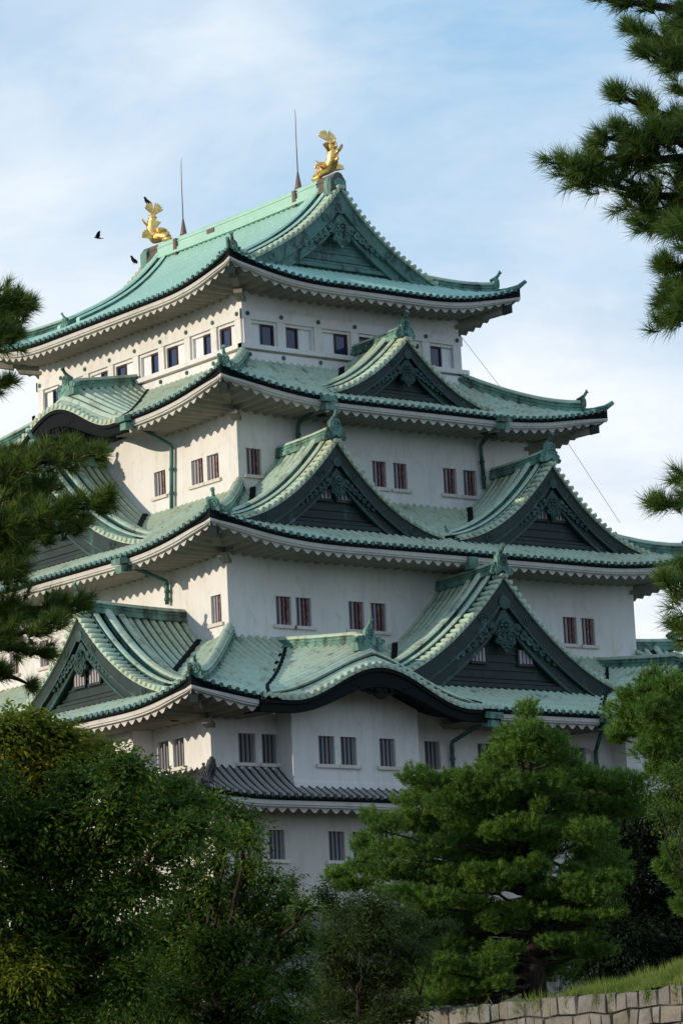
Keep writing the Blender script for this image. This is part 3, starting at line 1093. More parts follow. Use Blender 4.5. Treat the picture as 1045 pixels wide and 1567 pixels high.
def chidori(n, face, uc, w1, zr, hw, label, wins=(), rel=1.0, pend=1.0, s_orn=1.0, curve=0.58):
    """triangular dormer gable standing on roof n"""
    fr = frame(face, uc)
    U = fr(1, 0, 0) - fr(0, 0, 0)
    W = fr(0, 1, 0) - fr(0, 0, 0)
    hx, hy = H[n]
    wo = (hy if face in ('front', 'back') else hx) + OV[n]
    half = (hx if face in ('front', 'back') else hy) + OV[n]
    hin = H[INNER[n]]
    w0 = hin[1] if face in ('front', 'back') else hin[0]
    zfoot = roof_z(n, wo - w1, max(0.5, half - abs(uc) - hw)) + 0.06

    def zf(u):
        t = abs(u) / hw
        return zr - (zr - zfoot) * (0.75 * (1 - max(0.0, 1 - t) ** 2.1) + 0.25 * t)
    main = lambda u, w: roof_z(n, max(0, wo - w), max(0.0, half - abs(u + uc)))
    tile = MB()
    nw = int((w1 - 0.6 - w0) / (PITCH_T / 6))
    ws = [w0 + k * PITCH_T / 6 for k in range(nw + 1)]
    nr = 16
    for sg in (-1, 1):
        cols = []
        for w in ws:
            hb = roll(w)
            cols.append([fr(sg * (hw + 0.5) * j / nr, w, zf((hw + 0.5) * j / nr) + hb) for j in range(nr + 1)])

        def skip(i, j):
            q = (hw + 0.5) * (j + 0.5) / nr
            return zf(q) < main(sg * q, ws[i]) - 0.5
        tile.grid(cols, 0, True, skip, lambda i: pan(ws[i], ws[i + 1]))
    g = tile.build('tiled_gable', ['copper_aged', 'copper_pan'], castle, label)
    # valley gutters
    for sg in (-1, 1):
        val = MB()
        path = []
        for k in range(15):
            w = w0 + 0.02 + (w1 - 0.5 - w0) * k / 14
            lo, hi = 0.05, hw + 0.5
            f = lambda q: zf(q) - main(sg * q, w)
            if f(lo) < 0 or f(hi) > 0:
                continue
            for _ in range(30):
                md = (lo + hi) / 2
                if f(md) > 0:
                    lo = md
                else:
                    hi = md
            path.append(fr(sg * lo, w, zf(lo) + 0.14))
        if len(path) > 2:
            d = path[-1] - path[0]
            sd = np.array([-d[1], d[0], 0]); sd /= np.linalg.norm(sd) + 1e-9
            val.sweep(path, sd, [(-.13, -.15), (-.13, .07), (.13, .07), (.13, -.15)], 0)
            val.build('valley_gutter', 'copper_black', g)
    # ridge, rising a little towards the front
    rd = MB()
    top = lambda w: zr + 0.02 + 0.22 * ((w - w0) / (w1 - w0)) ** 2
    rd.sweep([fr(0, w0 + 0.01 + (w1 - 0.22 - w0) * k / 8, top(w0 + (w1 - 0.22 - w0) * k / 8)) for k in range(9)], U, scale_p(RIDGE_P, .9, .88), 0, mk=ridge_top)
    rd.build('ridge', ['copper_ridge', 'copper_aged'], g)
    for sg in (-1, 1):
        for q, back, wd, ht in ((.97, .88, .14, .30), (.90, 1.50, .19, .50), (.80, 2.18, .15, .36)):
            bars = MB()
            slope_bars(bars, fr, zf, 0.15, hw * q, w1 - back, wd, ht, sg)
            bars.build('descending_ridge', ['copper_aged', 'copper_edge'], g)
    s_orn *= 0.82
    orn = MB()
    ornament(orn, fr, w1 - 0.20, top(w1) + 0.0, s_orn)
    orn.build('ridge_ornament', 'copper_ridge', g)
    for sg in (-1, 1):
        orn = MB()
        q = hw * 0.90
        c0 = fr(sg * q, w1 - 1.50, 0)
        lf = lambda u, w, z, c0=c0, sg=sg: c0 + W * (-u) + U * (sg * w) + np.array([0, 0, z])
        ornament(orn, lf, 0.05, zf(q) + 0.14, 0.5 * s_orn)
        orn.build('ridge_ornament', 'copper_ridge', g)
    pb = main(0, w1 - 0.55) + 0.10
    gable_front(g, fr, zf, hw, w1, s_orn, [(a, b, c, d) for a, b, c, d in wins], rel=rel, panel_base=pb, pend=pend)
    return g


chidori(4, 'front', 0.0, 12.5, 38.72, 5.2, 'small gable on the roof below the top storey', (), 0.85, 0.8, 0.95)
chidori(3, 'front', -6.2, 14.9, 33.0, 5.75, 'left gable of the front pair on the third roof', ((-.95, -.14, 30.38, 30.82), (.14, .95, 30.38, 30.82)), 1.0, 0.8, 1.05)
chidori(3, 'front', 6.2, 14.9, 33.0, 5.75, 'right gable of the front pair on the third roof', ((-.95, -.14, 30.38, 30.82), (.14, .95, 30.38, 30.82)), 1.0, 0.8, 1.05)
chidori(2, 'front', 0.0, 18.3, 26.85, 8.0, 'largest front gable between the two undulating gables', ((-1.75, -.95, 23.0, 23.6), (.95, 1.75, 23.0, 23.6)), 1.25, 1.15, 1.05)
chidori(2, 'left', 10.5, 17.25, 25.3, 6.6, 'side gable with two small windows nearest the corner', ((-.98, -.16, 22.3, 22.9), (.16, .98, 22.3, 22.9)), 1.0, 0.9, 1.05)
chidori(2, 'left', -10.5, 17.25, 25.3, 6.6, 'farther side gable', ((-.98, -.16, 22.3, 22.9), (.16, .98, 22.3, 22.9)), 1.0, 0.9, 1.05)
chidori(3, 'left', 0.0, 12.5, 34.3, 8.9, 'large side gable behind the pine', (), 1.2, 1.0, 1.1)
chidori(2, 'right', -10.5, 17.25, 25.3, 6.6, 'gable on the far right side', (), 1.0, 0.9, 1.05)


def karahafu(k):
    fr = frame(k.face, k.uc)
    U = fr(1, 0, 0) - fr(0, 0, 0)
    W = fr(0, 1, 0) - fr(0, 0, 0)
    hx, hy = H[k.n]
    wo = (hy if k.face == 'front' else hx) + OV[k.n]
    half = (hx if k.face == 'front' else hy) + OV[k.n]
    main = lambda u, w: roof_z(k.n, max(0, wo - w), max(0.0, half - abs(u + k.uc)))
    tile = MB()
    nw = int((k.w1 - 0.45 - k.w0) / (PITCH_T / 6))
    ws = [k.w1 - 0.45 - j * PITCH_T / 6 for j in range(nw + 1)]
    nu = 44
    uu = [-k.hw + 2 * k.hw * j / nu for j in range(nu + 1)]
    cols = [[fr(u, w, k.z(u, w) + roll(w)) for u in uu] for w in ws]
    tile.grid(cols, 0, True, mcol=lambda i: pan(ws[i], ws[i + 1]), skip=lambda i, j: k.z((uu[j] + uu[j + 1]) / 2, ws[i]) < main((uu[j] + uu[j + 1]) / 2, ws[i]) - 0.3)
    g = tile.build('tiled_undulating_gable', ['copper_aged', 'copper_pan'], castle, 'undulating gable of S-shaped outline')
    # verge tiles
    vt = MB()
    u = -k.hw + 0.2
    while u < k.hw:
        vt.tube([fr(u, k.w1 - 0.5, k.z(u, k.w1) + 0.05), fr(u, k.w1 + 0.05, k.z(u, k.w1) + 0.03)], 0.115, 8)
        u += 0.36
    vt.grid([[fr(q, k.w1 - 0.5, k.z(q, k.w1 - 0.45)), fr(q, k.w1 - 0.01, k.z(q, k.w1)), fr(q, k.w1 - 0.01, k.z(q, k.w1) - 0.12)] for q in uu], 0, False)
    vt.build('verge_tiles', 'copper_aged', g)
    # deep dark board following the curve, and the underside behind it
    bb = MB()
    zt = lambda q: k.z(q, k.w1) - 0.10
    zl = lambda q: k.zf - 0.62 + kara_front(q) * 0.80
    bb.grid([[fr(q, k.w1 - 0.03, zt(q)), fr(q, k.w1 - 0.04, zt(q) - 0.18), fr(q, k.w1 - 0.12, zt(q) - 0.20), fr(q, k.w1 - 0.12, zl(q) + 0.08), fr(q, k.w1 - 0.08, zl(q) + 0.06), fr(q, k.w1 - 0.08, zl(q)), fr(q, k.w1 - 0.40, zl(q)), fr(q, k.w1 - 0.5, zl(q) + 0.3),
              fr(q, k.w1 - (2.1 if k.n == 2 else 2.9), zl(q) + 0.42)] for q in uu], 0, False)
    for q in (-k.hw, k.hw):
        bb.poly([fr(q, k.w1 - 0.03, zt(q)), fr(q, k.w1 - 0.08, zl(q)), fr(q, k.w1 - 1.2, zl(q)), fr(q, k.w1 - 1.2, zt(q))])
    bb.build('bargeboard', 'copper_black', g)
    cv = MB()
    zc = zl(0) + 0.0
    for sg in (-1, 1):
        for j in range(5):
            cv.disc(fr(sg * (0.2 + 0.33 * j), k.w1 - 0.26, zc - 0.12 + 0.05 * j), U, (0, 0, 1), 0.27 - 0.03 * j, W * 0.1, 9)
            cv.ellipsoid(fr(sg * (0.2 + 0.33 * j), k.w1 - 0.14, zc - 0.12 + 0.05 * j), U * .14, (0, 0, .14), W * .05, 7, 4)
    cv.disc(fr(0, k.w1 - 0.24, zc - 0.16), U, (0, 0, 1), 0.34, W * 0.1, 12)
    cv.build('leaf_carving', 'copper_black', g)
    # ridge from the wall to the ornament
    wr = k.w1 - 0.95
    rd = MB()
    rd.sweep([fr(0, k.w0 + 0.01 + (wr - k.w0) * j / 8, k.z(0, k.w0 + (wr - k.w0) * j / 8) - 0.02 + 0.1 * (j / 8) ** 2) for j in range(9)], U, scale_p(RIDGE_P, 1.0, 0.85), 0, mk=ridge_top)
    for j in range(1):
        zq = k.z(0, wr)
        rd.box(fr(0, wr + 0.02, zq + 0.02), U * 0.66, W * 0.18, (0, 0, 0.16))
        rd.box(fr(0, wr + 0.02, zq + 0.22), U * 0.58, W * 0.16, (0, 0, 0.04))
    rd.build('ridge', ['copper_ridge', 'copper_aged'], g)
    orn = MB()
    zq = k.z(0, wr) + 0.24
    ornament(orn, fr, wr + 0.12, zq, 0.75)
    for sg in (-1, 1):
        for (a, b, r) in ((.52, .10, .15), (.70, .06, .10)):
            orn.disc(fr(sg * a, wr + 0.05, zq + b), U, (0, 0, 1), r, W * 0.16, 10)
    orn.build('ridge_ornament', 'copper_ridge', g)
    for sg in (-1, 1):
        vg = MB()
        path = []
        for j in range(14):
            w = k.w0 + 0.05 + (k.w1 - 0.6 - k.w0) * j / 13
            f = lambda q: k.z(q, w) - main(sg * q, w) if sg > 0 else k.z(-q, w) - main(-q, w)
            lo, hi = 0.05, k.hw - 0.02
            if f(lo) < 0 or f(hi) > 0:
                if f(lo) >= 0 and f(hi) > 0:
                    path.append(fr(sg * hi, w, k.z(hi, w) + 0.12))
                continue
            for _ in range(25):
                md = (lo + hi) / 2
                if f(md) > 0:
                    lo = md
                else:
                    hi = md
            path.append(fr(sg * lo, w, k.z(lo, w) + 0.13))
        if len(path) > 2:
            vg.sweep(path, U, [(-.09, -.2), (-.09, .04), (.09, .04), (.09, -.2)], 0)
            vg.build('valley_gutter', 'copper_black', g)
    return g


for _k in KARA:
    karahafu(_k)


# ---------------------------------------------------------------- top roof: gables, ridge
def top_roof():
    roof = ROOFS[5]
    hwx = H[5][0] + OV[5]
    YG = 8.12
    hw = hwx - (H[5][1] + OV[5] - YG)
    for face in ('front', 'back'):
        fr = frame(face)
        U = fr(1, 0, 0) - fr(0, 0, 0)
        W = fr(0, 1, 0) - fr(0, 0, 0)
        zf = lambda u: ZE[5] + prof(5, hwx - abs(u)) + 0.02
        orn = MB()
        # round cap block at the ridge end
        out = [(-.45, -.35), (-.45, .55), (-.30, .80), (0, .90), (.30, .80), (.45, .55), (.45, -.35)]
        orn.prism([fr(a, YG - 0.75, 46.85 + b * .8) for a, b in out], W * 0.55)
        orn.disc(fr(0, YG - 0.2, 47.1), U, (0, 0, 1), 0.28, W * 0.06, 14)
        g = orn.build('gable', 'copper_ridge', castle, 'gable end of the uppermost roof')
        for sg in (-1, 1):
            for q, back, wd, ht in ((.99, .90, .14, .30), (.97, 1.50, .20, .52), (.94, 2.15, .15, .34)):
                mb = MB()
                slope_bars(mb, fr, zf, 0.2, hw * q, YG - back, wd, ht, sg)
                mb.build('descending_ridge', ['copper_top', 'copper_edge'], g)
        for sg in (-1, 1):
            orn = MB()
            q = hw * 0.99
            c0 = fr(sg * q, YG - 1.5, 0)
            lf = lambda u, w, z, c0=c0, sg=sg: c0 + W * (-u) + U * (sg * w) + np.array([0, 0, z])
            ornament(orn, lf, 0.05, zf(q) + 0.15, 0.5)
            orn.build('ridge_ornament', 'copper_ridge', g)
        pb = roof_z(5, H[5][1] + OV[5] - YG + 0.55, 6) + 0.22
        gable_front(g, fr, zf, hw, YG, 1.0, [], rel=1.05, panel_base=pb, pend=1.0, pm='copper_gable', rm='copper_gable')
    rd = MB()
    P = [(-.44, -.35), (-.44, -.18), (-.36, -.16), (-.38, .02), (-.30, .04), (-.30, .42), (-.34, .44), (-.34, .52), (-.26, .54), (-.26, .70), (-.16, .84), (0, .90), (.16, .84), (.26, .70), (.26, .54), (.34, .52), (.34, .44), (.30, .42), (.30, .04), (.38, .02), (.36, -.16), (.44, -.18), (.44, -.35)]
    P = [(a, b * 0.70) for a, b in P]
    sag = lambda y: 46.96 + 0.10 * (abs(y) / 8) ** 2
    rd.sweep([(0, y, sag(y)) for y in np.linspace(-6.6, 6.6, 13)], (1, 0, 0), P, 0)
    for a, b in ((-7.95, -6.6), (6.6, 7.95)):
        rd.sweep([(0, y, sag(y)) for y in np.linspace(a, b, 5)], (1, 0, 0), scale_p(P, 0.97, 0.98), 1)
    for y in (-4.95, 4.95):
        rd.box((0, y, 47.05), (0.43, 0, 0), (0, 0.11, 0), (0, 0, 0.40), 1)
    for y in (2.0,):
        rd.box((-0.325, y, 47.16), (0.02, 0, 0), (0, 0.3, 0), (0, 0, 0.10), 1)
    rd.build('ridge', ['copper_top', 'ridge_brown'], roof)
    for y in (-4.82, 4.72):
        mb = MB()
        mb.tube([(0, y, 47.6), (0, y, 47.75), (0, y, 48.45)], [0.20, 0.16, 0.04], 8)
        mb.tube([(0, y, 48.4), (0, y, 50.3), (0.02, y, 51.3), (0.06, y + (0.1 if y < 0 else 0.0), 51.62)], [0.028, 0.022, 0.016, 0.008], 6)
        mb.build('lightning_rod', 'rod', castle)


top_roof()


# ---------------------------------------------------------------- downpipes and guy cables
def pipe(points, hopper, square=False):
    mb = MB()
    r = 0.095
    mb.tube(points, r, 8)
    for p in (points[-1] * 0.35 + points[-2] * 0.65, points[-1] * 0.75 + points[-2] * 0.25):
        mb.tube([p + np.array([0, 0, -.06]), p + np.array([0, 0, .06])], r * 1.35, 8)
    if hopper is not None:
        c, ax = hopper
        ax = np.asarray(ax, float)
        sd = np.array([-ax[1], ax[0], 0])
        Z = np.array([0, 0, 1.0])
        mb.prism([c - sd * .34 + ax * .50 + Z * .10, c + sd * .34 + ax * .50 + Z * .10, c + sd * .34 - ax * .5 + Z * .30, c - sd * .34 - ax * .5 + Z * .30], (0, 0, -0.26), 1)
        mb.prism([c - sd * .22 + ax * .36 - Z * .20, c + sd * .22 + ax * .36 - Z * .20, c + sd * .20 - ax * .25 - Z * .10, c - sd * .20 - ax * .25 - Z * .10], (0, 0, -0.30), 1)
    return mb.build('drainpipe', ['copper_edge', 'copper_ridge'], castle)


def pipe_front(hx_, hy_, ex, ey, bx, by, n, w_e, w_w):
    h = on_front(hx_, hy_, w_e)
    e = on_front(ex, ey, w_w)
    b = on_front(bx, by, w_w)
    pipe([h + np.array([0, 0.05, -0.1]), e + (h - e) * 0.02, e + np.array([0, 0, -0.12]), b], (h, (0, -1, 0)))


def pipe_left(hx_, hy_, ex, ey, bx, by, n, w_e, w_w):
    h = on_left(hx_, hy_, w_e)
    e = on_left(ex, ey, w_w)
    b = on_left(bx, by, w_w)
    pipe([h + np.array([0.05, 0, -0.1]), e + (h - e) * 0.02, e + np.array([0, 0, -0.12]), b], (h, (-1, 0, 0)))


pipe_front(497, 612, 456, 648, 457, 690, 4, 13.15, 10.78)
pipe_front(765, 643, 735, 681, 741, 748, 4, 13.15, 10.78)
pipe_front(749, 1096, 691, 1136, 694, 1200, 2, 20.8, 18.2)
pipe_front(924, 1103, 911, 1150, 914, 1200, 2, 20.8, 18.2)
pipe_left(198, 642, 263, 682, 263, 778, 4, 11.05, 8.66)
pipe_left(192, 860, 256, 890, 256, 925, 3, 14.2, 11.84)
# square downpipe dropping from the third roof onto the ridge of the big gable
_mb = MB()
_a, _b = on_front(721, 856, 16.35), on_front(713, 905, 14.6)
_mb.sweep([_a + np.array([0, 0, .1]), _a + np.array([0, 0, -.45]), _a * .5 + _b * .5 + np.array([0, 0, .05]), _b + np.array([0, 0, .45]), _b + np.array([0, 0, -.4])], (1, 0, 0), [(-.24, -.17), (-.24, .17), (.24, .17), (.24, -.17)], 0, up=(0, 1, 0))
_mb.build('drainpipe', 'copper_ridge', castle, 'square downpipe above the largest gable')
for (a, b, s0, s1) in (((703, 512), (768, 596), 8.3, 9.0), ((862, 668), (948, 800), 11.5, 12.5)):
    _mb = MB()
    _mb.tube([on_front(a[0], a[1], s0), on_front(b[0], b[1], s1)], 0.012, 5)
    _mb.build('cable', 'wire', castle)


# ---------------------------------------------------------------- golden fish and crows
def golden_fish(y, inward, label):
    """tail-up fish sculpture at ridge position y; inward = +1/-1 along Y towards the ridge middle"""
    zb = 47.62
    t = thing('fish_sculpture', (0, y, zb), label, 'sculpture', 'golden fish on the roof ridge')
    A = lambda a, x, h: np.array([x, y + inward * a, zb + h])
    mb = MB()
    path = [A(1.30, 0, .22), A(1.05, 0, .30), A(.75, 0, .40), A(.42, 0, .42), A(.12, 0, .45), A(-.08, 0, .66), A(-.14, 0, 1.0), A(-.10, 0, 1.32), A(-.02, 0, 1.58), A(.03, 0, 1.78)]
    mb.tube(path, [.15, .20, .26, .29, .31, .31, .28, .23, .17, .11], 14)
    mb.ellipsoid(A(1.15, 0, .12), (0.24, 0, 0), (0, .36, 0), (0, 0, .12), 10, 6)      # lower jaw
    mb.ellipsoid(A(.70, 0, .72), (0.34, 0, 0), (0, .22, 0), (0, 0, .12), 10, 6)       # brow
    for s in (-1, 1):
        mb.ellipsoid(A(.82, s * .30, .58), (.09, 0, 0), (0, .09, 0), (0, 0, .09), 8, 5)
    for k in range(7):                                                                # scale rings
        i = 3 + k * 0.8
        j = int(i)
        p = path[j] * (1 - (i - j)) + path[min(j + 1, 9)] * (i - j)
        r = [.15, .20, .26, .29, .31, .31, .28, .23, .17, .11][j]
        mb.ellipsoid(p, (r * 1.07, 0, 0), (0, r * 1.07, 0), (0, 0, .06), 12, 4)
    mb.build('body', 'gold', t)

    def fan(root, dirs, spread, ln, name, half=0.62, n=7, curl=0.0):
        d, sdv = np.asarray(dirs, float), np.asarray(spread, float)
        d /= np.linalg.norm(d); sdv = sdv - d * np.dot(sdv, d); sdv /= np.linalg.norm(sdv)
        nm = np.cross(d, sdv)
        f = MB()
        rim = []
        for k in range(2 * n + 1):
            a = (k / n - 1) * half
            L = ln * (1.0 if k % 2 else 0.86) * (1 - 0.12 * abs(a))
            rim.append(root + (d * cos(a) + sdv * sin(a)) * L + nm * curl * L)
        for s_ in (1, -1):
            f.grid([[root + nm * s_ * .05, (root * .5 + q * .5) + nm * (s_ * .045 + curl * -.05), q + nm * s_ * .012] for q in rim], 0, False)
        for k in range(1, 2 * n, 2):
            f.tube([root, root * .45 + rim[k] * .55 - nm * curl * .05, rim[k]], [.05, .045, .012], 5)
        f.build(name, 'gold', t)
    tb = A(.02, 0, 1.66)
    for s in (-1, 1):                                                                 # the forked tail
        fan(tb, (s * .72, inward * .30, 1.0), (s * 1.0, 0, -.75), .70, 'tail_fin', 0.5, 5, 0.10 * s)
    for s in (-1, 1):
        fan(A(.30, s * .26, .36), (s * 1.0, -inward * .30, .55), (0, inward * .7, .8), .64, 'side_fin', 0.55, 5)
        fan(A(-.16, s * .22, 1.06), (s * .62, -inward * .25, .9), (s * .5, inward * .6, -.4), .56, 'side_fin', 0.34, 3)
    d = MB()
    for k in range(6):
        p = path[4 + (k * 5) // 6]
        d.tube([p + np.array([0, -inward * .28, -.05]), p + np.array([0, -inward * (.52 - .03 * k), .18])], [.09, .015], 5)
    d.build('back_fin', 'gold', t)


golden_fish(-7.45, 1, 'gilded fish sculpture standing tail up on the near ridge end above the front gable')
golden_fish(7.30, -1, 'gilded fish sculpture tail up on the farther ridge end with a crow on its tail')


def crow_perched(p, heading, label):
    p = np.asarray(p, float)
    h = np.array([cos(heading), sin(heading), 0])
    mb = MB()
    path = [p - h * .30 + np.array([0, 0, .10]), p - h * .14 + np.array([0, 0, .14]), p + np.array([0, 0, .19]), p + h * .10 + np.array([0, 0, .26]), p + h * .16 + np.array([0, 0, .34]), p + h * .20 + np.array([0, 0, .37]), p + h * .30 + np.array([0, 0, .355])]
    mb.tube(path, [.02, .06, .10, .085, .06, .058, .012], 8)
    sd = np.array([-h[1], h[0], 0])
    for s in (-1, 1):
        mb.tube([p + sd * s * .04 + np.array([0, 0, .12]), p + sd * s * .04], [.014, .01], 5)
        mb.ellipsoid(p - h * .07 + sd * s * .08 + np.array([0, 0, .19]), h * .17 + np.array([0, 0, .05]), sd * .03, (0, 0, .07), 8, 5)
    o = set_origin(mb.build('crow', 'crow'), p)
    tag(o, label, 'bird', 'crows about the roof')


def crow_flying(p, label):
    p = np.asarray(p, float)
    mb = MB()
    f = -RT * .8 + UP * .1 - FW * .2
    f /= np.linalg.norm(f)
    path = [p - f * .30, p - f * .14, p, p + f * .14, p + f * .22, p + f * .32]
    mb.tube(path, [.05, .065, .085, .06, .055, .01], 8)
    s = np.cross(f, (0, 0, 1)); s /= np.linalg.norm(s)
    for sg, lift_ in ((-1, .9), (1, .75)):
        a = s * sg
        q = [(0.02, .13), (.22, .17), (.42, .06), (.52, -.12), (.40, -.16), (.33, -.13), (.22, -.17), (.04, -.14)]
        pts = [p + a * x + f * yv + np.array([0, 0, x * lift_]) for x, yv in q]
        mb.prism(pts, (0, 0, 0.02))
    mb.prism([p - f * .24 - s * .03, p - f * .46 - s * .10, p - f * .48, p - f * .46 + s * .10, p - f * .24 + s * .03], (0, 0, .015))
    o = set_origin(mb.build('crow', 'crow'), p)
    tag(o, label, 'bird', 'crows about the roof')


crow_flying(at(150, 364, 290), 'black crow in flight against the sky left of the roof')
crow_perched((-0.36, 7.25, 49.72), radians(200), 'black crow perched on the tail of the far golden fish')
crow_perched(at(213, 402, 176.5) * 0 + np.array([-0.55, 8.35, 46.9]), radians(200), 'black crow perched on the roof edge below the far golden fish')


# ---------------------------------------------------------------- stone foundation, terrain, retaining wall
Z_PLAT = 5.9


def stone_base():
    mb = MB()
    hx, hy = H[1]
    lv = []
    for k in range(9):
        t = k / 8
        z = Z_STONE - (Z_STONE - Z_PLAT + 0.3) * t
        o = 0.12 + 2.6 * t ** 1.5
        lv.append([(-hx - o, -hy - o, z), (hx + o, -hy - o, z), (hx + o, hy + o, z), (-hx - o, hy + o, z)])
    for a, b in zip(lv, lv[1:]):
        for k in range(4):
            mb.poly([a[k], a[(k + 1) % 4], b[(k + 1) % 4], b[k]])
    mb.poly(lv[0])
    o = mb.build('stone_foundation', 'stone_far')
    tag(o, 'battered stone foundation of large grey blocks under the white keep', 'stone wall')


stone_base()

WA, WB = at(625, 1548, 100.0), at(1045, 1505, 92.0)
WDIR = (WB - WA) * np.array([1, 1, 0]); WLEN = np.linalg.norm(WDIR); WDIR /= WLEN
WNRM = np.array([WDIR[1], -WDIR[0], 0.0])
if np.dot(WNRM, CAM - WA) < 0:
    WNRM = -WNRM
WTOP = float(WA[2])


def wall_pt(s, back, z):
    p = WA + WDIR * s - WNRM * back
    return np.array([p[0], p[1], z])


def retaining_wall():
    mb = MB()
    rows = 11
    zt = WTOP
    hts = [0.50, 0.46, 0.42, 0.5, 0.46, 0.5, 0.6, 0.7, 0.7, 0.75, 0.8]
    for r in range(rows):
        h = hts[r]
        z0, z1 = zt - h, zt
        zt = z0
        s = -24.0 + random.random()
        while s < WLEN + 26:
            ln = random.uniform(0.28, 0.5) if random.random() < .5 else random.uniform(0.45, 0.78) * (1 + 0.04 * r)
            g = 0.010
            j = lambda a=0.04: random.uniform(-a, a) * 0.9
            wob = lambda q, rr: 0.045 * sin(q * 1.9 + rr * 2.3) * sin(q * 0.83 + rr) + 0.03 * sin(q * 5.1 + rr * 1.7)
            tops = [z1 + wob(q, r) + (random.uniform(-.04, .03) if r == 0 else 0) for q in (s, s + ln)]
            bots = [z0 + wob(q, r + 1) for q in (s, s + ln)]
            out = random.uniform(0, 0.035) + r * 0.05
            c = [(s + g + j(.035), bots[0] + g), (s + ln - g + j(.035), bots[1] + g), (s + ln - g + j(.035), tops[1] - g), (s + g + j(.035), tops[0] - g)]
            front = []
            cx = sum(a for a, b in c) / 4; cz = sum(b for a, b in c) / 4
            outer = [mb.vert(wall_pt(a, -out + 0.06, b)) for a, b in c]
            inner = [mb.vert(wall_pt(cx + (a - cx) * .90 + j(.02), -out - 0.02 + j(.03), cz + (b - cz) * .88 + j(.02))) for a, b in c]
            back = [mb.vert(wall_pt(a, 0.6, b)) for a, b in c]
            mb.face(inner)
            for k in range(4):
                mb.face((outer[k], outer[(k + 1) % 4], inner[(k + 1) % 4], inner[k]))
                mb.face((back[k], back[(k + 1) % 4], outer[(k + 1) % 4], outer[k]))
            s += ln
    o = mb.build('retaining_wall', 'stone_near')
    tag(o, 'low retaining wall of tan rough stone blocks below the grassy bank', 'stone wall')


retaining_wall()


def bank_h(s, b):
    rise = 0.03 + 0.85 / (1 + math.exp(-(s - 6.6) * 0.95))
    t = min(1.0, max(0.0, (b - 0.1) / 3.2))
    return WTOP - 0.04 + rise * (t * t * (3 - 2 * t)) + 0.05 * sin(s * 2.1 + b)


def terrain():
    mb = MB()
    rows = []
    for s in np.concatenate([[-400, -60, -25], np.arange(-14, 40, 0.5), [60, 90, 400]]):
        rows.append([wall_pt(s, b, bank_h(s, b) if b < 40 else Z_PLAT) for b in (0.05, 0.5, 1, 1.6, 2.2, 2.8, 3.4, 5, 12, 30)])
    mb.grid(rows, 0, True)
    structure(mb.build('grass_bank', 'earth'))
    mb = MB()
    mb.poly([wall_pt(-400, 1.0, Z_PLAT - 0.15), wall_pt(400, 1.0, Z_PLAT - 0.15), wall_pt(700, 3000, Z_PLAT - 0.15), wall_pt(-700, 3000, Z_PLAT - 0.15)])
    structure(mb.build('terrace', 'earth'))
    mb = MB()
    mb.poly([(-3000, -3000, 0), (3000, -3000, 0), (3000, 3000, 0), (-3000, 3000, 0)])
    structure(mb.build('ground', 'earth'))


terrain()


# ------------------------------------------------------------------ vegetation
def tri_mesh(name, V, F, material, parent, nper):
    """V (n,3) array, F (m,3|4) array"""
    me = bpy.data.meshes.new(name)
    off = np.array(parent['_o']) if parent is not None else np.zeros(3)
    me.from_pydata((V - off).tolist(), [], F.tolist())
    me.materials.append(MAT[material])
    me.update()
    o = bpy.data.objects.new(name, me)
    COL.objects.link(o)
    if parent is not None:
        o.parent = parent
        o['_o'] = off.tolist()
    return o


def unit(a):
    return a / (np.linalg.norm(a, axis=-1, keepdims=True) + 1e-9)


def needle_tufts(cent, axis, nn, ln, wd, spread=(0.35, 1.25), along=(-0.9, 0.25)):
    """blades radiating around a shoot; cent, axis (n,3); returns V, F"""
    n = len(cent)
    a = np.repeat(unit(axis), nn, axis=0)
    c = np.repeat(cent, nn, axis=0)
    r = unit(RNG.normal(size=(n * nn, 3)))
    perp = unit(r - (r * a).sum(1, keepdims=True) * a)
    ang = RNG.uniform(*spread, size=(n * nn, 1))
    d = unit(a * np.cos(ang) + perp * np.sin(ang) + np.array([0, 0, 0.10]))
    L = ln * RNG.uniform(0.7, 1.1, size=(n * nn, 1))
    start = c + a * L * RNG.uniform(*along, size=(n * nn, 1))
    side = unit(np.cross(d, unit(RNG.normal(size=(n * nn, 3))))) * wd
    tip = start + d * L
    V = np.stack([start - side, start + side, tip], 1).reshape(-1, 3)
    F = np.arange(len(V)).reshape(-1, 3)
    return V, F


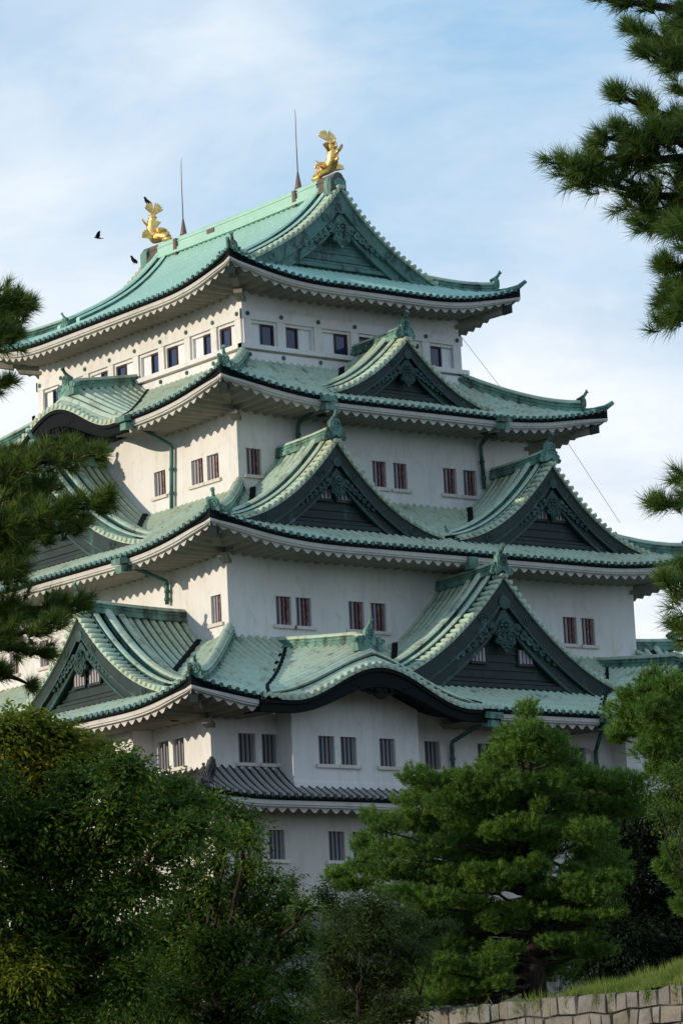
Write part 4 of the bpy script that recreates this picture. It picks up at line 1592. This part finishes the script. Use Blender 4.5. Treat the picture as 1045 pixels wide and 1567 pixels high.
def leaves(cent, axis, per, ln, wd, droop=0.6, spacing=0.07, angle=(0.5, 1.1)):
    """leafy sprays: per leaves along a short twig at each cent; each leaf a folded kite of two triangles pairs"""
    n = len(cent)
    k = np.tile(np.arange(per), n)
    a = np.repeat(unit(axis), per, axis=0)
    c = np.repeat(cent, per, axis=0)
    base = c + a * (k[:, None] - per / 2) * spacing + np.array([0, 0, -1.0]) * ((k[:, None] / per) ** 2) * spacing * per * 0.25
    r = unit(np.cross(a, np.array([0, 0, 1.0]) + RNG.normal(size=a.shape) * 0.25))
    sgn = np.where(k % 2 == 0, 1.0, -1.0)[:, None]
    ang = RNG.uniform(*angle, size=(n * per, 1))
    d = unit(a * np.cos(ang) + r * sgn * np.sin(ang) + np.array([0, 0, -1.0]) * RNG.uniform(0.1, droop, size=(n * per, 1)) + RNG.normal(size=a.shape) * 0.15)
    L = ln * RNG.uniform(0.5, 1.2, size=(n * per, 1))
    nm = unit(np.cross(d, np.cross(np.array([0, 0, 1.0]) + RNG.normal(size=d.shape) * 0.35, d)) + 1e-6)
    nm = unit(np.array([0, 0, 1.0]) + RNG.normal(size=d.shape) * 0.35 - ((np.array([0, 0, 1.0]) * d).sum(1, keepdims=True)) * d)
    s = unit(np.cross(d, nm))
    w = wd * RNG.uniform(0.8, 1.15, size=(n * per, 1))
    tip = base + d * L - np.array([0, 0, 1.0]) * L * 0.12
    mid = base + d * L * 0.42
    l_ = mid + s * w + nm * w * 0.35
    r_ = mid - s * w + nm * w * 0.35
    V = np.stack([base, l_, tip, r_], 1).reshape(-1, 3)
    i = np.arange(n * per) * 4
    F = np.concatenate([np.stack([i, i + 1, i + 2], 1), np.stack([i, i + 2, i + 3], 1)])
    return V, F


def merge(parts):
    V, F, o = [], [], 0
    for v, f in parts:
        V.append(v); F.append(f + o); o += len(v)
    return np.concatenate(V), np.concatenate(F)


def blob_points(n, c, r, stray=0.0):
    """points spread through ellipsoid c, radii r (camera-aligned right, depth, up), denser to the rim"""
    d = unit(RNG.normal(size=(n, 3)))
    q = d * (RNG.uniform(0.1, 1.0, size=(n, 1)) ** 0.5) * (1 + stray * np.abs(RNG.normal(size=(n, 1))))
    rt = _rt; fw = np.array([sin(YAW), cos(YAW), 0]); up = np.array([0, 0, 1.0])
    return c + q[:, :1] * r[0] * rt + q[:, 1:2] * r[1] * fw + q[:, 2:] * r[2] * up, d[:, :1] * rt + d[:, 1:2] * fw + d[:, 2:] * up


def px_blobs(lst, depth, dspread, rng=None):
    """(px, py, rx, ry[, ddepth]) in photo pixels -> list of (centre, radii) in metres"""
    out = []
    for b in lst:
        dd = b[4] if len(b) > 4 else random.uniform(-dspread, dspread)
        D = depth + dd
        k = D / FPX
        out.append((at(b[0], b[1], D), (b[2] * k, max(b[2], b[3]) * k * 0.8, b[3] * k)))
    return out


def limb(mb, p0, p1, r0, r1, sag=0.0, n=6, wob=0.04):
    p0, p1 = np.asarray(p0, float), np.asarray(p1, float)
    L = np.linalg.norm(p1 - p0)
    pts, rr = [], []
    for k in range(n + 1):
        t = k / n
        p = p0 * (1 - t) + p1 * t + np.array([0, 0, -sag * L * 4 * t * (1 - t)])
        if 0 < k < n:
            p = p + RNG.normal(size=3) * wob * L * 0.35
        pts.append(p); rr.append(r0 * (1 - t) + r1 * t)
    mb.tube(pts, rr, 7)
    return pts


# ---- large black pine on the bank -------------------------------------------------
def pine_far(base_px, top_px, depth, blobs, label, name='pine_tree', dens=1.0, ln=0.15, wd=0.010, dspread=1.6, mat_='needle_far', nn=22, cat='tree', trunk_r=0.28, seed=1, base_z=None, inner=()):
    random.seed(seed)
    b = at(base_px[0], base_px[1], depth)
    if base_z is not None:
        b = np.array([b[0], b[1], base_z])
    t = thing(name, b, label, cat)
    top = at(top_px[0], top_px[1], depth)
    tr = MB()
    nseg = 9
    spine = []
    for k in range(nseg + 1):
        q = k / nseg
        p = b * (1 - q) + top * q + np.array([sin(q * 5) * 0.15, cos(q * 4) * 0.12, 0]) * (q * (1 - q) * 4)
        spine.append(p)
    tr.tube(spine, [trunk_r * (1.25 if k == 0 else 1) * (1 - k / nseg) ** 0.8 + 0.03 for k in range(nseg + 1)], 9)
    B = px_blobs(list(blobs) + list(inner), depth, dspread)
    cs, ax = [], []
    for c, r in B:
        # limb from the trunk, from somewhat below the pad
        zz = c[2] - 0.25 * abs(np.linalg.norm((c - b)[:2])) * 0.4 - 0.2
        f = min(0.97, max(0.05, (zz - b[2]) / (top[2] - b[2])))
        i = f * nseg
        p0 = spine[int(i)] * (1 - i % 1) + spine[min(nseg, int(i) + 1)] * (i % 1)
        pts = limb(tr, p0, c - np.array([0, 0, r[2] * .5]), 0.07 * (1 - f) + 0.03, 0.02, 0.05)
        area = r[0] * r[1] + r[0] * r[2]
        n = int(max(14, 62 * dens * area ** 0.85))
        pts, d = blob_points(n, c, r, 0.16)
        cs.append(pts)
        out = unit((pts - c) * np.array([1, 1, 0.5]))
        ax.append(unit(out * 0.7 + np.array([0, 0, 0.75]) + RNG.normal(size=pts.shape) * 0.3))
        for _ in range(3):
            k = random.randrange(n)
            tr.tube([c - np.array([0, 0, r[2] * .5]), (c + pts[k]) / 2, pts[k]], [0.02, 0.014, 0.008], 5)
    V, F = needle_tufts(np.concatenate(cs), np.concatenate(ax), nn, ln, wd)
    tr.build('trunk', 'bark', t)
    tri_mesh('crown', V, F, mat_, t, 3)
    return t


random.seed(3)
PINE_MAIN = [(806, 1088, 20, 22), (800, 1120, 38, 20), (772, 1132, 24, 14), (842, 1132, 30, 16), (788, 1150, 40, 18), (855, 1152, 26, 16), (760, 1168, 34, 18), (812, 1172, 50, 20), (868, 1165, 22, 12),
             (636, 1185, 28, 18), (660, 1200, 34, 16), (690, 1195, 30, 18), (725, 1190, 36, 18), (775, 1198, 44, 20), (830, 1200, 46, 20), (885, 1190, 36, 18), (925, 1195, 40, 20), (965, 1195, 34, 18),
             (640, 1222, 40, 18), (690, 1225, 44, 20), (745, 1228, 46, 20), (800, 1232, 46, 20), (860, 1228, 48, 20), (915, 1230, 44, 20), (965, 1230, 36, 22),
             (585, 1262, 30, 20), (625, 1255, 36, 18), (670, 1258, 46, 20), (725, 1262, 48, 22), (790, 1266, 50, 22), (850, 1268, 48, 20), (905, 1270, 40, 18),
             (565, 1250, 16, 16), (560, 1290, 26, 16), (600, 1300, 40, 18), (650, 1296, 46, 18), (700, 1298, 46, 18), (760, 1302, 50, 20), (820, 1300, 44, 20),
             (520, 1335, 28, 10), (555, 1322, 26, 14), (590, 1330, 40, 14), (640, 1335, 50, 18), (700, 1338, 54, 18), (760, 1342, 48, 18), (810, 1330, 40, 18),
             (545, 1352, 40, 10), (610, 1365, 40, 14), (655, 1375, 50, 18), (715, 1378, 46, 18), (640, 1400, 36, 14), (690, 1410, 46, 18), (745, 1398, 40, 14), (800, 1395, 54, 16), (850, 1380, 44, 14),
             (870, 1352, 40, 14), (930, 1345, 38, 14), (900, 1365, 46, 14), (880, 1390, 40, 12), (920, 1400, 30, 10), (775, 1412, 34, 12), (850, 1412, 36, 12),
             (665, 1445, 44, 18), (715, 1448, 40, 18), (700, 1480, 44, 16), (745, 1475, 40, 18), (670, 1475, 40, 18), (770, 1450, 30, 12), (840, 1450, 50, 10), (895, 1453, 46, 10), (860, 1440, 36, 10),
             (735, 1505, 34, 14), (700, 1512, 44, 14), (655, 1505, 40, 16), (650, 1530, 30, 12), (720, 1430, 34, 12), (690, 1527, 40, 12), (738, 1528, 28, 10), (785, 1478, 32, 13), (838, 1478, 26, 10), (765, 1500, 26, 12)]
PINE_MAIN += [(800 + random.uniform(-1, 1) * (60 + 0.33 * (y - 1130)), y, random.uniform(14, 26), random.uniform(8, 13)) for y in [random.uniform(1140, 1440) for _ in range(46)]]
INNER_P = [(790 + random.uniform(-130, 130), 1190 + random.uniform(0, 300), 50, 34, random.uniform(0.3, 2.4)) for _ in range(16)]
pine_far((818, 1527), (806, 1085), 100.0, PINE_MAIN, 'large dark green pine tree in layered pads standing on the bank before the keep', seed=4, dens=5.2, inner=INNER_P[:9])

# dark hedge-like evergreen behind it, and the pine at the right edge
PINE_RIGHT = [(1000, 1040, 26, 20), (975, 1062, 30, 18), (1030, 1050, 30, 22), (955, 1085, 30, 18), (1000, 1082, 34, 18), (1040, 1088, 30, 18), (965, 1112, 36, 16), (1010, 1115, 36, 18), (1050, 1118, 30, 20), (945, 1125, 18, 10),
              (1000, 1145, 34, 18), (1040, 1150, 36, 20), (1012, 1175, 28, 16), (1060, 1190, 40, 30), (1090, 1080, 40, 40), (1100, 1140, 40, 40), (1050, 1225, 36, 22), (1035, 1300, 24, 16), (1020, 1325, 20, 16), (1045, 1345, 26, 20), (1040, 1385, 14, 12), (1080, 1300, 40, 40)]
pine_far((1120, 1640), (1085, 1030), 72.0, PINE_RIGHT, 'pine tree at the right edge in front of the green roof corner', seed=9, dens=7, ln=0.14, wd=0.0075, dspread=1.0, nn=26, base_z=0.0)


def broadleaf(base_px, depth, blobs, label, name, leafmat, dens, ln, wd, per=9, dspread=1.0, trunk_r=0.16, extra=None, seed=2, base_z=None, cat='tree', droop=0.6, spacing=0.07, upward=0.0, twig=True, stems=1, group=None, trunk_top=0.75):
    random.seed(seed)
    b = at(base_px[0], base_px[1], depth)
    if base_z is not None:
        b = np.array([b[0], b[1], base_z])
    t = thing(name, b, label, cat, group)
    B = px_blobs(blobs, depth, dspread)
    cm = np.mean([c for c, r in B], axis=0)
    tr = MB()
    forks = []
    for s in range(stems):
        q = b + np.array([random.uniform(-.3, .3), random.uniform(-.3, .3), 0]) * (stems > 1)
        topc = cm + np.array([random.uniform(-.8, .8), random.uniform(-.8, .8), 0]) * (stems > 1) if stems > 1 else cm
        m1 = q * (1 - trunk_top * .5) + topc * trunk_top * .5 + RNG.normal(size=3) * 0.08
        m2 = q * (1 - trunk_top) + topc * trunk_top
        tr.tube([q, m1, m2], [trunk_r * 1.2, trunk_r, trunk_r * .7], 9)
        forks += [m1, m2, (m1 + m2) / 2]
    parts = []
    parts2 = []
    for i, (c, r) in enumerate(B):
        fk = min(forks, key=lambda f: np.linalg.norm(f - c) + 0.5 * max(0, f[2] - c[2]))
        pts_l = limb(tr, fk, c, trunk_r * .32, trunk_r * .10, 0.0, 6, 0.06)
        area = r[0] * r[2] + r[0] * r[1]
        n = int(max(8, dens * area ** 0.9))
        pts, d = blob_points(n, c, r)
        out = unit(pts - c)
        ax = unit(out + RNG.normal(size=out.shape) * 0.4 + np.array([0, 0, upward]))
        v = leaves(pts, ax, per, ln, wd, droop, spacing)
        if extra and extra(blobs[i]):
            parts2.append(v)
        else:
            parts.append(v)
        for _ in range(6 if twig else 2):
            k = random.randrange(n)
            tr.tube([pts_l[-2], (c + pts[k]) / 2 + RNG.normal(size=3) * .03, pts[k]], [trunk_r * .08, trunk_r * .055, trunk_r * .02], 5)
    tr.build('trunk', 'bark', t)
    if parts:
        V, F = merge(parts)
        tri_mesh('crown', V, F, leafmat, t, 4)
    if parts2:
        V, F = merge(parts2)
        o = tri_mesh('crown', V, F, 'leaf_sunlit', t, 4)
        o['label'] = 'outer foliage coloured as sunlit'
    return t


# ---- broadleaf trees at lower left ------------------------------------------------
TREE_A = [(10, 1110, 50, 26), (55, 1105, 40, 22), (95, 1125, 40, 20), (20, 1150, 60, 30), (90, 1160, 50, 26), (150, 1150, 40, 22), (190, 1175, 40, 24), (130, 1195, 60, 30), (40, 1205, 60, 34), (220, 1200, 40, 20), (265, 1205, 36, 22),
          (180, 1235, 50, 26), (250, 1240, 46, 24), (90, 1250, 60, 34), (10, 1270, 60, 40), (300, 1225, 26, 18), (290, 1262, 40, 20), (200, 1285, 46, 26), (130, 1310, 56, 34), (50, 1320, 60, 40), (262, 1300, 36, 18),
          (20, 1380, 60, 40), (100, 1385, 60, 40), (170, 1370, 50, 34), (225, 1350, 36, 24), (-60, 1200, 80, 70), (-70, 1320, 80, 70), (-60, 1440, 80, 60), (-170, 1270, 110, 80), (-180, 1380, 110, 90), (-180, 1490, 110, 90), (-300, 1330, 120, 90), (-300, 1440, 120, 100), (-130, 1560, 110, 70), (-420, 1420, 120, 110), (-290, 1540, 120, 80), (60, 1450, 60, 36), (140, 1450, 56, 40), (40, 1510, 70, 40), (130, 1520, 60, 40), (10, 1560, 60, 40), (100, 1570, 60, 40), (195, 1430, 34, 30), (200, 1500, 44, 40), (20, 1445, 44, 18), (50, 1480, 44, 16), (20, 1520, 40, 16)]  # far-left blobs lie out of frame, added to block sun from the visible leaves
broadleaf((60, 1700), 44.0, TREE_A, 'dense broadleaf tree with top coloured as sunlit at the lower left', 'broadleaf_tree', 'leaf', 980, 0.085, 0.022, droop=0.45, spacing=0.06, extra=lambda b: ((b[1] < 1165 and b[0] < 170) or (b[1] in (1445, 1480) and b[0] < 60)), seed=5, base_z=0.0, per=10)
TREE_B = [(330, 1228, 34, 16), (370, 1255, 36, 16), (300, 1290, 24, 14), (340, 1275, 40, 18), (374, 1282, 28, 16), (330, 1320, 30, 18), (382, 1325, 30, 18), (365, 1350, 40, 20), (282, 1335, 34, 22), (285, 1375, 40, 26), (318, 1362, 30, 22), (290, 1400, 40, 26), (415, 1345, 20, 12), (436, 1372, 30, 14), (385, 1385, 40, 22), (330, 1390, 40, 26), (470, 1385, 24, 12), (420, 1410, 44, 22),
          (300, 1420, 44, 30), (360, 1440, 46, 26), (430, 1452, 44, 22), (470, 1430, 24, 16), (270, 1460, 44, 34), (330, 1490, 50, 30), (400, 1500, 50, 30), (455, 1500, 36, 24), (220, 1480, 50, 40), (300, 1470, 50, 36), (260, 1520, 50, 40), (310, 1440, 40, 30), (250, 1430, 40, 34), (210, 1550, 50, 36), (280, 1530, 50, 34), (350, 1550, 50, 34), (430, 1555, 50, 30), (300, 1590, 60, 40), (400, 1600, 60, 40), (240, 1400, 30, 24), (245, 1560, 40, 40)]
broadleaf((350, 1790), 48.0, TREE_B, 'loose green broadleaf tree with drooping leaves before the corner of the keep', 'broadleaf_tree', 'leaf', 560, 0.088, 0.021, droop=0.5, spacing=0.062, seed=6, base_z=0.0, per=9)
SHRUB = [(500, 1370, 18, 24), (530, 1400, 34, 30), (575, 1385, 34, 26), (610, 1410, 34, 24), (560, 1430, 50, 30), (505, 1440, 34, 30), (640, 1430, 34, 14), (620, 1455, 40, 22), (670, 1415, 22, 8), (530, 1480, 44, 30), (590, 1490, 44, 30), (550, 1530, 50, 30), (610, 1540, 40, 24), (500, 1520, 34, 34), (560, 1580, 60, 30), (480, 1560, 34, 30), (445, 1345, 12, 14)]
broadleaf((560, 1760), 58.0, SHRUB, 'thin grey green shrub with narrow leaves on wispy stems', 'shrub', 'leaf_willow', 800, 0.11, 0.0135, per=10, seed=8, base_z=0.0, cat='shrub', droop=0.9, upward=0.7, trunk_r=0.05, stems=7, spacing=0.05, trunk_top=0.85)
HEDGE = [(900, 1260, 60, 40), (960, 1280, 60, 46), (1010, 1300, 60, 50), (930, 1330, 70, 50), (1000, 1370, 70, 50), (950, 1400, 70, 44), (1030, 1420, 70, 44), (980, 1440, 80, 40), (900, 1440, 60, 40), (1040, 1470, 60, 30), (940, 1480, 60, 30), (890, 1485, 36, 24), (1070, 1350, 60, 60), (990, 1230, 40, 26), (940, 1235, 30, 20)]
broadleaf((975, 1520), 106.0, HEDGE, 'very dark dense evergreen between the two pines', 'evergreen_tree', 'leaf_dark', 230, 0.13, 0.035, per=10, seed=10, base_z=WTOP, dspread=1.0, trunk_r=0.2)
RIGHT_B = [(1025, 1185, 20, 14), (1015, 1215, 22, 16), (1040, 1215, 24, 18), (1030, 1245, 24, 18), (1005, 1240, 14, 12), (1060, 1260, 30, 30), (1050, 1180, 30, 20), (1075, 1220, 30, 30)]
broadleaf((1110, 1700), 62.0, RIGHT_B, 'small leaved bright green bush at the right edge below a pine', 'bush', 'leaf', 700, 0.06, 0.016, per=9, seed=12, base_z=0.0, cat='bush', trunk_r=0.07)


# ---- near pines framing the view --------------------------------------------------
def pine_near(trunk_px, depth, boughs, label, seed, material, ln, wd, nn, trunk_r=0.14, top_z=None, step=0.075, cones=0, bough_root=None):
    """boughs: lists of photo-pixel points (x, y, half thickness in px); the first end joins the trunk"""
    random.seed(seed)
    boughs = [[(x, y, h * 1.15) for x, y, h in q] for q in boughs]
    b = at(trunk_px, 1000, depth); b = np.array([b[0], b[1], 0.0])
    t = thing('pine_tree', b, label, 'tree')
    tr = MB()
    tp = np.array([b[0], b[1], top_z])
    spine = [b * (1 - k / 10) + tp * k / 10 + np.array([sin(k * .7), cos(k * .9), 0]) * 0.07 for k in range(11)]
    tr.tube(spine, [trunk_r * (1.15 - 0.85 * k / 10) for k in range(11)], 10)
    cs, ax = [], []
    cone_pts = []
    for bg in boughs:
        dd = random.uniform(-0.5, 0.5)
        P = [at(x, y, depth + dd) for x, y, h in bg]
        hs = [h * depth / FPX for x, y, h in bg]
        z0 = P[0][2] - 0.3
        f = min(0.98, max(0.05, z0 / top_z))
        p0 = b * (1 - f) + tp * f
        pts = [p0] + P
        n = len(pts)
        tr.tube(pts, [max(0.006, 0.035 * (1 - k / n)) for k in range(n)], 7)
        for i in range(len(P) - 1):
            seg = P[i + 1] - P[i]
            L = np.linalg.norm(seg)
            if L < 1e-6:
                continue
            d = seg / L
            m = max(1, int(L / step))
            for k in range(m):
                q = (k + random.random()) / m
                c = P[i] + seg * q
                h = hs[i] * (1 - q) + hs[i + 1] * q
                nsh = max(3, int(3 + h / 0.014))
                for _ in range(nsh):
                    off = unit(RNG.normal(size=3)[None])[0] * h * random.uniform(0.15, 1.0)
                    tip = c + off * np.array([1, 1, 0.95]) + d * 0.03
                    a = unit((off / (h + 1e-6) * 0.75 + d * 0.5 + np.array([0, 0, 0.45]) + RNG.normal(size=3) * 0.15)[None])[0]
                    cs.append(tip); ax.append(a)
                    if random.random() < 0.30:
                        tr.tube([c, c + off * .6 - np.array([0, 0, .01]), tip], [0.007, 0.005, 0.003], 5)
                    if random.random() < cones:
                        cone_pts.append(tip + a * 0.02)
        for _ in range(3):
            cs.append(P[-1] + RNG.normal(size=3) * 0.02); ax.append(unit((P[-1] - P[-2])[None])[0] + np.array([0, 0, .2]))
    V, F = needle_tufts(np.array(cs), np.array(ax), nn, ln, wd, (0.15, 1.35), (-0.45, 0.1))
    tr.build('trunk', 'bark', t)
    tri_mesh('crown', V, F, material, t, 3)
    for p in cone_pts[:12]:
        mb = MB()
        mb.ellipsoid(p, (.016, 0, 0), (0, .016, 0), (0, 0, .024), 8, 6)
        for k in range(10):
            a = k * 2.4
            mb.ellipsoid(p + np.array([.013 * cos(a), .013 * sin(a), -.018 + .0036 * k]), (.007, 0, 0), (0, .007, 0), (0, 0, .004), 6, 3)
        mb.build('cone', 'cone', t)
    return t


RIGHT_BOUGHS = [
    [(1150, 260, 60), (1060, 240, 62), (1000, 245, 52), (940, 240, 40), (890, 250, 30), (845, 250, 18)],
    [(1150, 300, 50), (1050, 300, 50), (990, 300, 44), (930, 280, 34), (880, 272, 20)],
    [(1120, 330, 40), (1050, 330, 36), (1000, 340, 22), (970, 330, 16)],
    [(1120, 190, 30), (1050, 190, 26), (1000, 170, 20), (955, 150, 15), (940, 140, 8)],
    [(1050, 195, 24), (990, 205, 22), (950, 200, 12)],
    [(1040, 215, 30), (960, 215, 26), (920, 210, 12)],
    [(1140, 60, 50), (1060, 70, 46), (1010, 60, 34), (980, 48, 20), (962, 40, 10)],
    [(1120, 90, 40), (1060, 95, 40), (1010, 90, 24), (985, 80, 12)],
    [(1100, 20, 30), (1030, 14, 24), (985, 6, 12), (935, 0, 6), (912, -6, 5)],
    [(1150, 120, 60), (1070, 150, 50), (1030, 130, 30)],
    [(1150, 350, 60), (1080, 360, 50), (1030, 355, 30)],
    [(1150, 20, 60), (1080, 30, 60), (1040, 40, 40)],
    [(1120, 395, 26), (1060, 400, 24), (1025, 415, 16), (1012, 408, 8)],
    [(1120, 455, 30), (1060, 450, 26), (1030, 450, 18), (1008, 462, 8)],
    [(1110, 480, 20), (1060, 485, 18), (1030, 490, 10), (1010, 492, 5)],
    [(1120, 440, 40), (1065, 430, 40), (1030, 440, 24)],
    [(1120, 480, 34), (1065, 470, 34), (1030, 475, 20)],
    [(1120, 760, 30), (1060, 770, 30), (1025, 772, 20), (1006, 770, 10)],
    [(1110, 725, 12), (1060, 735, 12), (1030, 730, 6)],
    [(1120, 920, 40), (1060, 915, 40), (1030, 905, 24), (1010, 885, 8)],
    [(1120, 980, 30), (1060, 965, 30), (1035, 955, 20)],
    [(1100, 850, 20), (1060, 860, 16), (1040, 868, 8)],
]
pine_near(1290, 18.0, RIGHT_BOUGHS, 'pine tree with long needles reaching in from the upper right', 21, 'needle_near', 0.105, 0.0022, 56, top_z=8.6, trunk_r=0.16)
LEFT_BOUGHS = [
    [(-120, 500, 40), (-40, 490, 40), (10, 490, 34), (32, 478, 22), (45, 465, 10)],
    [(-120, 530, 36), (-50, 528, 34), (0, 520, 30), (30, 515, 20)],
    [(-60, 465, 30), (0, 462, 30), (30, 458, 20)],
    [(-100, 590, 30), (-30, 590, 26), (2, 590, 14), (12, 585, 6)],
    [(-120, 740, 30), (-20, 735, 30), (30, 722, 26), (80, 702, 24), (130, 698, 18), (160, 696, 14)],
    [(-60, 715, 20), (20, 700, 20), (70, 690, 20), (100, 690, 16), (115, 672, 8)],
    [(-120, 800, 44), (-20, 800, 40), (40, 795, 36), (90, 785, 32), (130, 778, 26), (165, 765, 16)],
    [(-40, 820, 30), (40, 822, 26), (90, 815, 18), (130, 800, 14)],
    [(-120, 900, 44), (-20, 880, 40), (30, 870, 24)],
    [(-120, 960, 44), (-20, 945, 44), (40, 930, 36), (90, 930, 26), (130, 922, 16)],
    [(-120, 850, 50), (-20, 850, 44), (30, 845, 30)],
    [(-120, 770, 44), (-20, 765, 44), (40, 760, 30), (80, 745, 24)],
    [(-80, 990, 24), (0, 975, 24), (50, 965, 20), (90, 950, 12)],
    [(-60, 1020, 14), (0, 1030, 16), (30, 1040, 12), (50, 1050, 6)],
    [(-60, 975, 20), (20, 990, 18), (60, 1000, 12), (80, 1000, 6)],
    [(-120, 680, 30), (-40, 690, 20), (0, 700, 14)],
]
pine_near(-230, 26.0, LEFT_BOUGHS, 'pine tree with cones reaching in from the left edge', 22, 'needle_warm', 0.115, 0.0028, 58, top_z=9.6, trunk_r=0.18, step=0.085, cones=0.02)


# ---- grass on the bank --------------------------------------------------------------
def grass():
    n = 24000
    s = RNG.uniform(-1.5, 13.5, n)
    keep = RNG.uniform(size=n) < 1 / (1 + np.exp(-(s - 5.6) * 1.7)) + 0.02
    s = s[keep]; n = len(s)
    b = RNG.uniform(0.05, 3.4, n) ** 1.0
    base = np.array([wall_pt(a, c, bank_h(a, c)) for a, c in zip(s, b)])
    hgt = RNG.uniform(0.12, 0.34, n) * (1 + 0.6 * (np.sin(s * 3.1) * np.sin(s * 1.3 + b * 2)))
    lean = RNG.normal(size=(n, 3)) * 0.10
    lean[:, 2] = 0
    side = unit(RNG.normal(size=(n, 3)) * np.array([1, 1, 0])) * 0.012
    tip = base + lean + np.array([0, 0, 1.0]) * hgt[:, None]
    # tufts rooted in the joints of the wall
    m = 900
    ts = RNG.choice(RNG.uniform(-0.5, 13, 26), m) + RNG.normal(size=m) * 0.07
    tz = WTOP - np.abs(RNG.normal(size=m)) * 0.22 - 0.02
    b2 = np.array([wall_pt(a, -0.07, z) for a, z in zip(ts, tz)])
    l2 = RNG.normal(size=(m, 3)) * 0.06 - WNRM * -0.05
    s2 = unit(RNG.normal(size=(m, 3)) * np.array([1, 1, 0])) * 0.012
    base = np.concatenate([base, b2]); side = np.concatenate([side, s2]); tip = np.concatenate([tip, b2 + l2 + np.array([0, 0, .08])])
    V = np.stack([base - side, base + side, tip], 1).reshape(-1, 3)
    F = np.arange(len(V)).reshape(-1, 3)
    o = tri_mesh('grass', V, F, 'grass', None, 3)
    o['kind'] = 'stuff'
    tag(o, 'sunlit green grass growing along the top of the stone wall', 'grass')


grass()

for o in bpy.data.objects:
    if '_o' in o:
        del o['_o']
